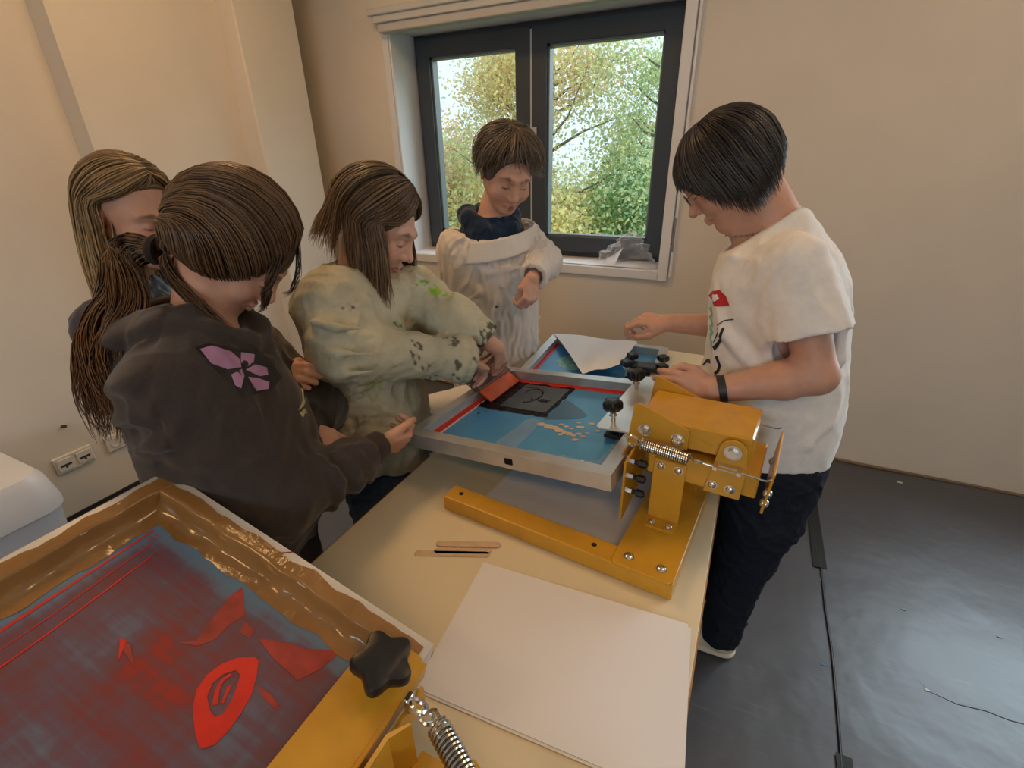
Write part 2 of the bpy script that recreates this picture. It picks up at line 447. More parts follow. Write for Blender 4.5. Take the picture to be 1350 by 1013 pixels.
def floor_tape(a, b, w, label):
    p0, p1 = Vector(a), Vector(b); d = (p1-p0).normalized(); n = Vector((-d.y, d.x, 0))*w; g = G()
    vs = [g.bm.verts.new((q+s*n)+Vector((0, 0, z))) for z in (.0047, .0062) for q, s in ((p0, -1), (p1, -1), (p1, 1), (p0, 1))]
    for f in ((0, 1, 2, 3), (4, 5, 6, 7), (0, 1, 5, 4), (1, 2, 6, 5), (2, 3, 7, 6), (3, 0, 4, 7)): g.bm.faces.new([vs[i] for i in f])
    for v in vs: v.co.z -= 0
    tag(g.obj('floor_tape', m_tape), label, 'tape')
floor_tape(((0.457,2.598,0.000)[0], (0.457,2.598,0.000)[1], 0), ((0.466,1.867,0.000)[0], (0.466,1.867,0.000)[1], 0), .024, 'black tape strip stuck along the floor seam beside the window wall')
floor_tape(((0.471,1.111,0.000)[0], (0.471,1.111,0.000)[1], 0), ((0.470,0.935,0.000)[0], (0.470,0.935,0.000)[1], 0), .02, 'short black tape piece on the floor seam at the bottom of the photo')
m_chip = mat('paint_chip', (.62, .62, .62), rough=.7); m_bchip = mat('blue_chip', (.05, .22, .5), rough=.6)
for i, (pt, r, mm, lb) in enumerate((((0.727,1.434,0.006), .008, m_chip, 'round white paint fleck on the grey floor right of the seam'),
        ((0.444,1.399,0.001), .009, m_bchip, 'small blue paint smear on the floor left of the seam'),
        ((0.872,2.673,0.006), .014, m_chip, 'white plaster crumb lying on the floor near the window wall'),
        ((0.472,1.799,0.001), .012, m_chip, 'white scrap stuck in the floor seam at the end of the tape'),
        ((0.727,1.763,0.006), .008, mat('grey_chip', (.16, .17, .19), rough=.4), 'dull grey fleck on the floor mat nearer the window wall'),
        ((0.999,1.764,0.006), .008, mat('grey_chip2', (.13, .14, .15), rough=.35), 'dark grey ring-shaped fleck on the floor mat at the far right'))):
    g = G(); g.prism([(pt[0]+a, pt[1]+b) for a, b in blob(0, 0, r, 11, .25, 1, .6 if i != 1 else .3)], pt[2]-.001, pt[2]+.0008)
    tag(g.obj('paint_fleck', mm), lb, 'paint fleck')
# ---------------------------------------------------------------- window in view
def window(n, W, full=True):
    x0, x1, z0, z1 = W; d0, d1 = WY+.235, WY+.30
    r = G()   # reveal lining + sill
    r.box((x0, WY-.004, z0-.03), (x1, d1, z0)); r.box((x0-.0105, WY-.004, z0-.028), (x0, d1, z1)); r.box((x1, WY-.004, z0-.028), (x1+.0105, d1, z1)); r.box((x0-.0105, WY-.004, z1), (x1+.0105, d1, z1+.0105))
    root = tag(r.obj('window_%d' % n, m_reveal), kind='structure')
    f = G(); w = .055
    f.box((x0, d0, z0+w), (x0+w, d1, z1-w)); f.box((x1-w, d0, z0+w), (x1, d1, z1-w)); f.box((x0, d0, z0), (x1, d1, z0+w)); f.box((x0, d0, z1-w), (x1, d1, z1))
    f.obj('window_frame', m_anth, root)
    xm = x0+(x1-x0)*.485
    gl, nt, p = nodes('window_glass_%d' % n)
    N, Lk = nt.nodes.new, nt.links.new; nt.nodes.remove(p)
    tr = N('ShaderNodeBsdfTransparent'); tr.inputs['Color'].default_value = (.955, .985, .975, 1)
    gs = N('ShaderNodeBsdfGlossy'); gs.inputs['Roughness'].default_value = .02
    fr = N('ShaderNodeFresnel'); fr.inputs['IOR'].default_value = 1.45; mxs = N('ShaderNodeMixShader')
    ge = N('ShaderNodeNewGeometry'); mm = N('ShaderNodeMath'); mm.operation = 'MULTIPLY'; inv = N('ShaderNodeMath'); inv.operation = 'SUBTRACT'; inv.inputs[0].default_value = 1
    Lk(ge.outputs['Backfacing'], inv.inputs[1]); Lk(fr.outputs[0], mm.inputs[0]); Lk(inv.outputs[0], mm.inputs[1]); Lk(mm.outputs[0], mxs.inputs[0]); Lk(tr.outputs[0], mxs.inputs[1]); Lk(gs.outputs[0], mxs.inputs[2]); Lk(mxs.outputs[0], nt.nodes['Material Output'].inputs['Surface'])
    for i, (a, b) in enumerate(((x0+.03, xm-.007), (xm+.007, x1-.03))):
        s = G(); w2 = .088; e0, e1 = d0-.032, d1-.01; c, d = z0+.035, z1-.03
        s.box((a, e0, c+w2), (a+w2, e1, d-w2)); s.box((b-w2, e0, c+w2), (b, e1, d-w2)); s.box((a, e0, c), (b, e1, c+w2)); s.box((a, e0, d-w2), (b, e1, d))
        sa = s.obj('sash', m_anth, root)
        q = G()   # glazing bead, pale spacer along the pane's edge
        for lo, hi in (((a+w2-.004, e0+.02, c+w2-.004), (a+w2+.012, e1-.01, d-w2)), ((b-w2-.012, e0+.02, c+w2), (b-w2+.004, e1-.01, d-w2)), ((a+w2, e0+.02, c+w2-.004), (b-w2, e1-.01, c+w2+.012)), ((a+w2, e0+.02, d-w2-.012), (b-w2, e1-.01, d-w2+.004))): q.box(lo, hi)
        q.obj('glazing_bead', mat('bead_grey%d%d' % (n, i), (.16, .19, .2), rough=.4), sa)
        G().box((a+w2-.002, e0+.045, c+w2-.002), (b-w2+.002, e0+.05, d-w2+.002)).obj('pane', gl, sa)
    s = G(); s.box((xm-.010, d0-.028, z0+.05), (xm+.010, d0-.018, z1-.04)); s.obj('mullion_seal', mat('seal%d' % n, (.55, .58, .60), rough=.5), root)
    if full:
        h = G(); h.box((xm+.012, d0-.045, z0+.60), (xm+.04, d0-.030, z0+.74), .003); h.box((xm+.018, d0-.085, z0+.66), (xm+.034, d0-.04, z0+.68), .003); h.box((xm+.012, d0-.092, z0+.56), (xm+.038, d0-.076, z0+.685), .006)
        h.obj('window_handle', mat('handle_alu', (.55, .58, .60), rough=.35, metal=.8), root)
    return root
win = window(1, W1); window(2, W2, False)
# white trim round the opening and the blind cassette over it
t = G()
x0, x1, z0, z1 = W1
t.box((x0-.055, WY-.014, z0-.02), (x0-.012, WY+.001, z1+.05), .002)
t.box((x1+.005, WY-.03, z0-.05), (x1+.055, WY+.001, z1+.06), .003); t.box((x1+.062, WY-.022, z0-.03), (x1+.075, WY+.001, z1+.06), .002)
t.box((x0-.03, WY-.02, z0-.052), (x1+.004, WY-.0042, z0-.002), .003)
tag(t.obj('trim_2', m_trim), kind='structure')
g = G(); g.box((x0-.045, WY-.012, z0-.01), (x0-.036, WY-.002+.0, z1+.05)); g.obj('trim_groove', mat('groove_dark', (.05, .05, .055), rough=.6), bpy.data.objects['trim_2'])
bl = tag(G().box((x0-.075, WY-.10, z1+.055), (x1+.15, WY-.001, z1+.085), .004).box((x0-.045, WY-.085, z1+.02), (x1+.10, WY-.002, z1+.056), .003).obj('roller_blind', mat('blind_grey', (.60, .60, .58), rough=.5)), 'pale grey roller blind cassette fixed along the top of the window', 'blind')
G().box((x0-.03, WY-.07, z1-.022), (x1+.06, WY-.012, z1+.021), .004).obj('blind_roll', mat('blind_cloth', (.56, .54, .51), rough=.8), bl)
G().cyl((x1+.067, WY-.024, z0+.11), (x1+.067, WY-.024, z0+.28), .005).obj('chain_tensioner', mat('tension_grey', (.25, .24, .25), rough=.4), bl)
# sill things: paper sheets and a crumpled clear bag
m_paper = mat('white_paper', (.80, .80, .82), rough=.7)
def sheet(name, fn, nu, nv, m, label, cat, th=.0006, group=None):
    vs = [fn(i/nu, j/nv) for i in range(nu+1) for j in range(nv+1)]; top = np.array(vs, float)
    idx = lambda i, j: i*(nv+1)+j
    q = np.array([[idx(i, j), idx(i+1, j), idx(i+1, j+1), idx(i, j+1)] for i in range(nu) for j in range(nv)])
    a, b, c = top[q[:, 0]], top[q[:, 1]], top[q[:, 3]]
    nn = nrm(np.cross(b-a, c-a).sum(0)); n = len(top)
    bot = top-nn*th
    rim = [(idx(i, 0), idx(i+1, 0)) for i in range(nu)]+[(idx(nu, j), idx(nu, j+1)) for j in range(nv)]+[(idx(i+1, nv), idx(i, nv)) for i in range(nu)][::-1]+[(idx(0, j+1), idx(0, j)) for j in range(nv)][::-1]
    rq = np.array([[b_, a_, a_+n, b_+n] for a_, b_ in rim])
    return tag(np_mesh(name, np.vstack([top, bot]), np.vstack([q, q[:, ::-1]+n, rq]), m, smooth=False), label, cat, group)
sheet('paper_sheet', lambda u, v: (-1.10+.40*u, WY+.005+.175*v, z0+.0045+.075*max(0, (u-.68)/.32)**1.6*v**.8), 14, 6, m_paper, 'white paper sheet with a curled corner lying on the window sill', 'paper')
sheet('paper_sheet', lambda u, v: (-.90+.425*u-(.05 if u > .9 and v < .1 else 0), WY+.0+.19*v, z0+.0025+.003*math.sin(3*u+2*v)**2), 14, 6, m_paper, 'flat white paper sheet under the clear plastic bag on the sill', 'paper')
def bag():
    bx, by, bz = -.66, WY+.10, z0+.012
    v, f = [], []
    nu, nv = 26, 14
    w = Wav(31, .07); w2 = Wav(33, .03)
    for i in range(nu+1):
        for j in range(nv+1):
            a = 2*PI*i/nu; t = j/nv
            px = .165*math.cos(a)*(1-t)**.8*(1+.12*math.sin(3*a)); py = .075*math.sin(a)*(1-t)**.7
            pz = .185*t**1.0
            p = np.array([[px-.01+.03*t, py+.035*t, pz]])
            dl = .010*w(p+5)[0]+.006*w2(p)[0]
            v.append((bx+p[0, 0]+dl*math.cos(a), by+p[0, 1]+dl*.6*math.sin(a), bz+max(0, p[0, 2]+.5*dl)))
    idx = lambda i, j: i*(nv+1)+j
    q = np.array([[idx(i, j), idx(i+1, j), idx(i+1, j+1), idx(i, j+1)] for i in range(nu) for j in range(nv)])
    m, nt, p = nodes('clear_plastic'); N, Lk = nt.nodes.new, nt.links.new
    p.inputs['Base Color'].default_value = (.85, .88, .92, 1); p.inputs['Roughness'].default_value = .18; p.inputs['Alpha'].default_value = .30
    lw = N('ShaderNodeLayerWeight'); lw.inputs['Blend'].default_value = .45; mr = N('ShaderNodeMapRange'); mr.inputs[3].default_value = .06; mr.inputs[4].default_value = .6
    Lk(lw.outputs['Facing'], mr.inputs[0]); Lk(mr.outputs[0], p.inputs['Alpha'])
    return tag(np_mesh('plastic_bag', v, q, m), 'crumpled clear plastic bag standing on the window sill', 'plastic bag')
bag()
# sockets on the left wall
m_sock = mat('socket_cream', (.72, .69, .62), rough=.4); m_hole = mat('socket_dark', (.05, .045, .04), rough=.5)
so = tag(G().box((LWX, .772, .236), (LWX+.012, .928, .322), .004).obj('wall_socket', m_sock), 'double cream socket plate on the left wall beside the waste bin', 'socket')
for yc in (.812, .889):
    fc = G().box((LWX+.012, yc-.031, .250), (LWX+.017, yc+.031, .309), .002).obj('socket_face', m_sock, so)
    G().box((LWX+.0165, yc-.022, .272), (LWX+.0185, yc+.022, .282)).box((LWX+.0165, yc-.004, .262), (LWX+.0185, yc+.004, .272)).obj('port_slot', m_hole, fc)
so = tag(G().box((LWX, .985, .235), (LWX+.012, 1.07, .318), .004).obj('wall_socket', m_sock), 'single cream socket plate on the left wall, half behind long hair', 'socket')
G().lathe((LWX+.012, 1.028, .277), (1, 0, 0), [(.024, 0), (.024, .004), (.019, .004), (.018, .001)]).obj('socket_face', m_sock, so)
tag(G().cyl((LWX, .865, .452), (LWX+.02, .868, .455), .007).obj('wall_hook', m_hole), 'small black hook screwed to the left wall above the socket', 'hook')
# waste bin
def rrect(x0, y0, x1, y1, r, n=6):
    o = []
    for cx, cy, a0 in ((x1-r, y1-r, 0), (x0+r, y1-r, 90), (x0+r, y0+r, 180), (x1-r, y0+r, 270)):
        o += [(cx+r*math.cos(math.radians(a0+90*i/n)), cy+r*math.sin(math.radians(a0+90*i/n))) for i in range(n+1)]
    return o
def loft_poly(g, rows):
    rings = [[g.bm.verts.new((x, y, z)) for x, y in pl] for pl, z in rows]
    for A, B in zip(rings, rings[1:]):
        for i in range(len(A)): g.bm.faces.new((A[i], A[(i+1) % len(A)], B[(i+1) % len(A)], B[i]))
    g.bm.faces.new(rings[0][::-1]); g.bm.faces.new(rings[-1])
m_bin = mat('bin_plastic', (.78, .79, .82), rough=.35)
g = G(); loft_poly(g, [(rrect(-2.580, 0.200, -2.220, 0.560, 0.050), 0), (rrect(-2.585, 0.190, -2.210, 0.570, 0.060), .02), (rrect(-2.620, 0.160, -2.170, 0.600, 0.075), .40), (rrect(-2.615, 0.165, -2.175, 0.595, 0.075), .402)])
b = g.obj('waste_bin', m_bin, smooth=True); tag(b, 'white plastic waste bin with a lid beside the left wall', 'waste bin')
g = G(); loft_poly(g, [(rrect(-2.630, 0.150, -2.160, 0.610, 0.080), .40), (rrect(-2.630, 0.150, -2.160, 0.610, 0.080), .425), (rrect(-2.615, 0.165, -2.175, 0.595, 0.080), .52), (rrect(-2.600, 0.180, -2.190, 0.580, 0.080), .548), (rrect(-2.570, 0.210, -2.220, 0.550, 0.070), .556)])
g.obj('bin_hood', m_bin, b, smooth=True)
g = G(); loft_poly(g, [(rrect(-2.550, 0.200, -2.240, 0.485, 0.040), .553), (rrect(-2.545, 0.205, -2.245, 0.480, 0.040), .562)])
g.obj('swing_flap', mat('bin_flap', (.76, .77, .74), rough=.4), b, smooth=True)
# ================================================================== outside
m_leaf = vmat('leaf', rough=.6, spec=.2, noise=.15, nscale=3)
nt = m_leaf.node_tree; tl = nt.nodes.new('ShaderNodeBsdfTranslucent'); mxl = nt.nodes.new('ShaderNodeMixShader'); mxl.inputs[0].default_value = .45
bsrc = nt.nodes['Principled BSDF'].inputs['Base Color'].links[0].from_socket; nt.links.new(bsrc, tl.inputs['Color']); nt.links.new(nt.nodes['Principled BSDF'].outputs[0], mxl.inputs[1]); nt.links.new(tl.outputs[0], mxl.inputs[2]); nt.links.new(mxl.outputs[0], nt.nodes['Material Output'].inputs['Surface'])
m_bark = mat('bark', (.20, .17, .14), rough=.9)
def tree(name, x, y, zt, w, cols, label, n=2600, zb=-4.4, seed=0, leaf=.105, sparse=.0):
    r = np.random.default_rng(seed)
    g = G(); g.tube([(x, y, zb), (x+.1, y, zb+2.5), (x-.05, y, (zb+zt)/2+1.2), (x+.05, y, zt-.3)], [.17, .13, .08, .012], n=7)
    trunk_top = zt
    ends = []
    for i in range(46):
        h = zb+1.2+(zt-zb-1.6)*r.uniform(0, 1)**.9; a = r.uniform(0, 2*PI); frac = (h-zb-1)/(zt-zb-1)
        L = w*(.35+1.0*math.sin(PI*min(1, .18+.80*frac))**.8)*r.uniform(.6, 1.05)
        e = V(x+L*math.cos(a), y+L*math.sin(a), h+L*r.uniform(.25, .8)); md = V(x+.5*L*math.cos(a), y+.5*L*math.sin(a), h+.2*L)
        g.tube([(x, y, h), md, e], [.045, .025, .006], n=5); ends += [(V(x, y, h), md, e)]
    t = empty(name, (x, y, zb), label, 'tree', 'autumn trees outside the window')
    g.obj('trunk', m_bark, t)
    n = int(n*7); k = r.integers(0, len(ends), n); tt = np.sqrt(r.uniform(.1, 1, n))
    A = np.array([e[1] for e in ends])[k]; B = np.array([e[2] for e in ends])[k]
    clump = r.normal(size=(n, 3))*w*.19
    c = A+(B-A)*tt[:, None]+clump
    a = r.normal(size=(n, 3)); a /= np.linalg.norm(a, axis=1)[:, None]; b = np.cross(a, r.normal(size=(n, 3))); b /= np.linalg.norm(b, axis=1)[:, None]
    s = leaf*r.uniform(.5, 1.2, n)[:, None]
    v = np.stack([c-a*s*.5, c-b*s*.32+.04*np.cross(a, b)*s, c+a*s*.5, c+b*s*.32+.04*np.cross(a, b)*s], 1).reshape(-1, 3)
    ci = np.array(cols)[np.clip((np.sin(c[:, 0]*1.7+seed)+np.sin(c[:, 2]*1.9+2*seed)+np.sin(c[:, 1]*1.3)+r.normal(size=n)*.8)*.9+len(cols)/2, 0, len(cols)-1).astype(int)]
    ci = ci*r.uniform(.75, 1.2, (n, 1))
    np_mesh('foliage', v, np.arange(4*n).reshape(-1, 4), m_leaf, t, np.repeat(ci, 4, 0), smooth=False)
GR, YG, YE, OR, RD, OL = (.46, .60, .36), (.70, .74, .38), (.86, .76, .36), (.82, .60, .36), (.78, .50, .40), (.62, .66, .42)  # lightened, greyed leaf tones: the haze outdoors is put into the colour
tree('maple_tree', -11.2, 12.2, 2.5, 1.6, [GR, (.20, .36, .13), OL], 'green-leaved tree outside at the left edge of the window', 3600, seed=1)
tree('maple_tree', -9.0, 13.6, 1.9, 1.9, [RD, OR, YE, RD], 'red and orange autumn tree outside, second from the left', 3000, seed=2)
tree('birch_tree', -8.0, 11.4, .9, 1.8, [YE, YG, YE, OR], 'low golden-yellow tree outside behind the boy in the smock', 3800, seed=3)
tree('maple_tree', -4.9, 12.5, 3.75, 1.9, [YG, OL, YG, OR, YE], 'tall olive and russet tree outside in the middle of the right pane', 5200, seed=4, leaf=.095)
tree('birch_tree', -4.1, 10.2, .6, 1.6, [YE, YG, (.60, .52, .14)], 'bright yellow low tree outside in the lower right pane', 4200, seed=5)
tree('poplar_tree', -2.4, 13.0, 3.6, 1.1, [YG, GR, YG], 'slender pale green tree outside near the right edge of the window', 2000, seed=6, leaf=.085)
tree('maple_tree', -1.3, 11.0, .9, 1.7, [GR, YG, (.22, .38, .14)], 'green bushy tree outside in the lower right corner of the window', 4200, seed=7)
tree('maple_tree', -6.7, 15.0, .6, 2.4, [YG, OL, GR], 'mixed green tree standing far behind the window mullion', 3400, seed=8)
tree('birch_tree', -6.4, 10.8, -.2, 1.8, [YG, GR, OL], 'low grey-green tree outside below the golden one', 3200, seed=9)
tag(G().box((-60, WY+1.5, -4.7), (60, 90, -4.5)).obj('lawn', mat('lawn_green', (.16, .24, .08), rough=.9, noise=.3, nscale=.6)), kind='structure')
h = tag(G().box((-5.2, 26, -4.5), (-1.8, 32, 2.3)).obj('house', mat('house_wall', (.70, .68, .64), rough=.8)), 'pale house with a dark gabled roof far behind the trees', 'house')
g = G(Matrix.Translation((-3.5, 25.6, 0)) @ Matrix.Rotation(PI/2, 4, 'X') @ Matrix.Scale(-1, 4, (0, 0, 1))); g.prism([(-2.0, 2.2), (2.0, 2.2), (0, 4.2)], 0, 7); g.obj('roof', mat('roof_slate', (.12, .11, .13), rough=.8), h)
g = G(); g.box((-4.2, 25.95, .3), (-3.3, 26.0, 1.5)); g.obj('window', mat('house_pane', (.10, .12, .14), rough=.2), h)
# ================================================================== tables
m_lam = mat('table_laminate', (.72, .645, .46), rough=.42, noise=.02, nscale=6)
m_edge = mat('table_edge_wood', (.42, .22, .085), rough=.45, noise=.15, nscale=20)
m_steel = mat('table_steel', (.25, .25, .27), rough=.4, metal=.6)
def table(x0, y0, x1, y1, label, z=.75):
    t = empty('work_table', ((x0+x1)/2, (y0+y1)/2, 0), label, 'table', 'work tables pushed together')
    g = G(); g.prism(rrect(x0, y0, x1, y1, .02), z-.024, z, bev=.0015); g.obj('tabletop', m_lam, t)
    g = G(); g.prism(rrect(x0-.003, y0-.003, x1+.003, y1+.003, .022), z-.027, z-.0022); g.obj('edge_band', m_edge, t)
    for x in (x0+.05, x1-.05):
        for y in (y0+.05, y1-.05): G().box((x-.02, y-.02, 0), (x+.02, y+.02, z-.027), .003).obj('leg', m_steel, t)
    g = G()
    for y in (y0+.05, y1-.05): g.box((x0+.07, y-.012, z-.075), (x1-.07, y+.012, z-.027))
    for x in (x0+.05, x1-.05): g.box((x-.012, y0+.07, z-.075), (x+.012, y1-.07, z-.027))
    g.obj('under_frame', m_steel, t)
table(-.762, .462, .028, 1.205, 'cream work table with brown edge in the middle, carrying the open screen press and paper')
table(-.95, -.42, .0, .455, 'cream work table at the near end under the red-inked screen and its press')
table(-.762, 1.212, .028, 2.13, 'cream work table at the far end by the window, under the paper-covered screen')
# ================================================================== presses
m_yel = mat('press_yellow', (.60, .31, .025), rough=.32, noise=.06, nscale=25, coat=.25)
m_zinc = mat('bright_zinc', (.70, .69, .66), rough=.25, metal=1.)
m_strip = mat('clamp_alu', (.72, .70, .66), rough=.33, metal=.7)
m_blk = mat('black_plastic', (.010, .010, .011), rough=.38)
m_alu = mat('frame_aluminium', (.62, .61, .59), rough=.36, metal=.75, noise=.1, nscale=14)
m_spring = mat('spring_steel', (.55, .54, .50), rough=.22, metal=1.)
def star_knob(name, p, axis, r, h, m, parent, lobes=5, rod=.03, up=None):
    p = Vector(p); a = Vector(axis).normalized(); q = Vector((0, 0, 1)).rotation_difference(a).to_matrix().to_4x4()
    M = Matrix.Translation(p) @ q
    g = G(M); n = 60; rings = []
    for (s, z) in ((.50, 0), (.62, .0), (.90, h*.22), (1.0, h*.38), (1.0, h*.78), (.93, h*.95), (.80, h)):
        rings.append([g.bm.verts.new(M @ Vector((s*r*(1+(.15 if s > .6 else .02)*math.cos(lobes*th))*math.cos(th)*.88, s*r*(1+(.15 if s > .6 else .02)*math.cos(lobes*th))*math.sin(th)*.88, z))) for th in [2*PI*i/n for i in range(n)]])
    for A, B in zip(rings, rings[1:]):
        for i in range(n): g.bm.faces.new((A[i], A[(i+1) % n], B[(i+1) % n], B[i]))
    g.bm.faces.new(rings[0][::-1]); g.bm.faces.new(rings[-1])
    k = g.obj(name, m, parent, smooth=True)
    g = G(); g.cyl(p-a*rod, p+a*h*.1, .0055, n=12); g.lathe(p-a*.012, a, [(.011, 0), (.011, .004), (.008, .004), (.008, .012)], n=14)
    g.obj('threaded_rod', m_zinc, k)
    return k
# ---- middle press
PM = rotz((-.031, .752, .75), -5.4)
press = empty('screen_press', (-.05, .95, .75), 'yellow steel screen printing press on the middle table with springs and bolts', 'screen press')
def pg(): return G(PM)
g = pg(); g.box((-.565, 0, 0), (0, .055, .040), .004, seg=2); bar = g.obj('base_arm', m_yel, press)
m_hb = mat('hole_black', (.01, .008, .005), rough=.8)
for x in (-.53, -.175): g = pg(); g.cyl((x, .03, .0395), (x, .03, .0405), .006, n=14); g.obj('screw_hole', m_hb, bar)
pg().box((-.565, .42, 0), (0, .475, .040), .004, seg=2).obj('base_arm', m_yel, press)
g = pg(); g.prism(rrect(-.128, .0, .0, .475, .012), .0402, .0445, bev=.001); g.box((-.004, .001, .002), (.0005, .474, .043), .001)
pl = g.obj('base_plate', m_yel, press)
for x, y in ((-.098, .03), (-.030, .03), (-.098, .445), (-.030, .445)):
    g = pg(); g.dome((x, y, .0445), (0, 0, 1), .009, .005); g.obj('bolt', m_zinc, pl, smooth=True)
for s, y0 in ((-1, .178), (1, .338)):      # two upright brackets
    yo = y0+s*.004
    g = pg(); g.box((-.103, min(y0, yo), .0445), (-.034, max(y0, yo), .205), .0012)
    f0, f1 = (y0-.040, y0) if s < 0 else (y0, y0+.040)
    g.prism(rrect(-.103, f0, -.034, f1+.0005, .008), .0446, .0492)
    br = g.obj('upright_bracket', m_yel, press)
    for x in (-.087, -.050):
        g = pg(); g.dome((x, (f0+f1)/2-s*(-.004), .0492), (0, 0, 1), .0075, .005); g.obj('bolt', m_zinc, br, smooth=True)
        g = pg(); g.dome((x, yo, .188), (0, s, 0), .008, .006); g.obj('bolt', m_zinc, br, smooth=True)
g = pg()           # fixed lower channel with its tail plate
g.box((-.118, .179, .160), (.040, .337, .222), .003); g.box((.0, .184, .164), (.103, .332, .216), .003)
low = g.obj('lower_channel', m_yel, press)
for s, y0 in ((-1, .178), (1, .338)):
    yo = y0+s*.005; M = PM @ frame_m((0, min(y0, yo), 0), (1, 0, 0), (0, 0, 1), (0, -1, 0)) @ Matrix.Translation((0, 0, -.005))
    g = G(M)
    arc = [(.047+.026*math.cos(a), .265+.026*math.sin(a)) for a in [math.radians(10+160*i/10) for i in range(11)]]
    g.prism([(.005, .158), (.075, .158), (.078, .230)]+arc+[(.016, .230)], 0, .005, bev=.0008); e = g.obj('pivot_ear', m_yel, low)
    for x, z in ((.020, .178), (.055, .178)):
        g = pg(); g.dome((x, yo, z), (0, s, 0), .0085, .005); g.obj('bolt', m_zinc, e, smooth=True)
    g = pg(); g.bolt((.047, yo, .265), (0, s, 0), .010, .009); g.lathe((.047, yo, .265), (0, s, 0), [(.017, 0), (.017, .002), (.012, .0022), (.012, .003)], n=20); g.obj('pivot_bolt', m_zinc, e, smooth=False)
g = G(PM @ Matrix.Translation((.106, .20, 0)) @ Matrix.Rotation(math.radians(4), 4, 'Y')); g.box((0, -.035, .148), (.005, .15, .245), .0015)
tp = g.obj('tail_plate', m_yel, low)
for y, z in ((-.026, .170), (-.026, .194), (.14, .170)):
    g = G(PM @ Matrix.Translation((.106, .20, 0)) @ Matrix.Rotation(math.radians(4), 4, 'Y')); g.dome((.005, y, z), (1, 0, 0), .008, .006); g.dome((0, y, z), (-1, 0, 0), .008, .006); g.obj('bolt', m_zinc, tp, smooth=True)
LM = PM @ Matrix.Translation((.047, 0, .265)) @ Matrix.Rotation(math.radians(-1.5), 4, 'Y') @ Matrix.Translation((-.047, 0, -.265))   # the swinging lever
g = G(LM); g.box((-.150, .186, .240), (.080, .330, .297), .004)
lev = g.obj('lever_arm', m_yel, press)
for s, y0 in ((-1, .184), (1, .332)):
    M = LM @ frame_m((0, y0 if s > 0 else y0-.005, 0), (1, 0, 0), (0, 0, 1), (0, -1, 0)) @ Matrix.Translation((0, 0, -.005))
    g = G(M); g.prism([(-.170, .224), (-.165, .220), (-.04, .242), (-.04, .288), (-.140, .326), (-.150, .328), (-.158, .320)], 0, .005, bev=.0008)
    gs = g.obj('gusset_plate', m_yel, lev)
    yo = y0+s*.005
    for x, z in ((-.132, .268), (-.062, .262)):
        g = G(LM); g.bolt((x, yo, z), (0, s, 0), .010, .007); g.obj('bolt', m_zinc, gs)
g = pg(); g.box((-.176, .172, .150), (-.1705, .55, .196), .0015); face = g.obj('face_plate', m_yel, lev)
for y in (.19, .36):
    g = pg(); g.bolt((-.1705, y, .175), (1, 0, 0), .007, .008); g.obj('bolt', m_zinc, face)
M = PM @ frame_m((-.138, 0, 0), (0, 1, 0), (0, 0, 1), (1, 0, 0))
g = G(PM); 
vs = [(-.155, .128, .045), (-.155, .128, .20), (-.150, .26, .228), (-.150, .26, .085)]
lo = [g.bm.verts.new(PM @ Vector(v)) for v in vs]; hi = [g.bm.verts.new(PM @ (Vector(v)+Vector((.005, 0, 0)))) for v in vs]
g.bm.faces.new(lo); g.bm.faces.new(hi[::-1])
for i in range(4): g.bm.faces.new((lo[i], lo[(i+1) % 4], hi[(i+1) % 4], hi[i]))
st = g.obj('stop_plate', m_yel, low)
for z in (.105, .145, .185):
    g = pg(); g.cyl((-.15, .165, z), (-.113, .165, z), .0055, n=10); g.cyl((-.132, .165, z), (-.116, .165, z), .009, n=6); g.obj('adjusting_screw', m_blk, st)
    g = pg(); g.cyl((-.15, .165, z), (-.141, .165, z), .0085, n=6); g.obj('lock_nut', m_zinc, st)
for ys in (.150, .375):          # the two tension springs
    za = .238
    g = pg(); spring(g, (-.128, ys, za+.006), (-.030, ys, za), .0115, .0019, 22)
    sp = g.obj('tension_spring', m_spring, press, smooth=True)
    g = pg(); ring(g, (-.148, ys, za+.008), (0, 1, 0), .012, .0024); g.tube([(-.136, ys, za+.008), (-.131, ys+.006, za+.012), (-.128, ys+.0115, za+.006)], .002, n=6)
    g.tube([(-.166, ys, za+.02), (-.158, ys, za+.012)], .004, n=8); g.obj('spring_hook', m_zinc, sp, smooth=True)
    g = pg(); ring(g, (-.012, ys, za), (0, .7, .7), .009, .0024); g.tube([(-.030, ys+.0115, za), (-.026, ys+.006, za), (-.020, ys, za)], .002, n=6)
    g.tube([(-.004, ys, za), (.018, ys, za-.001)], .0022, n=8); g.box((.018, ys-.008, za-.004), (.026, ys+.008, za+.003)); g.tube([(.022, ys-.006, za), (.060, ys-.006, za)], .0016, n=6); g.tube([(.022, ys+.006, za), (.066, ys+.006, za)], .0016, n=6)
    g.box((.062, ys-.008, za-.004), (.070, ys+.008, za+.003)); g.tube([(.07, ys, za), (.108, ys, za-.003), (.116, ys, za-.002), (.122, ys, za+.003)], .002, n=6)
    g.obj('turnbuckle', m_zinc, sp, smooth=False)
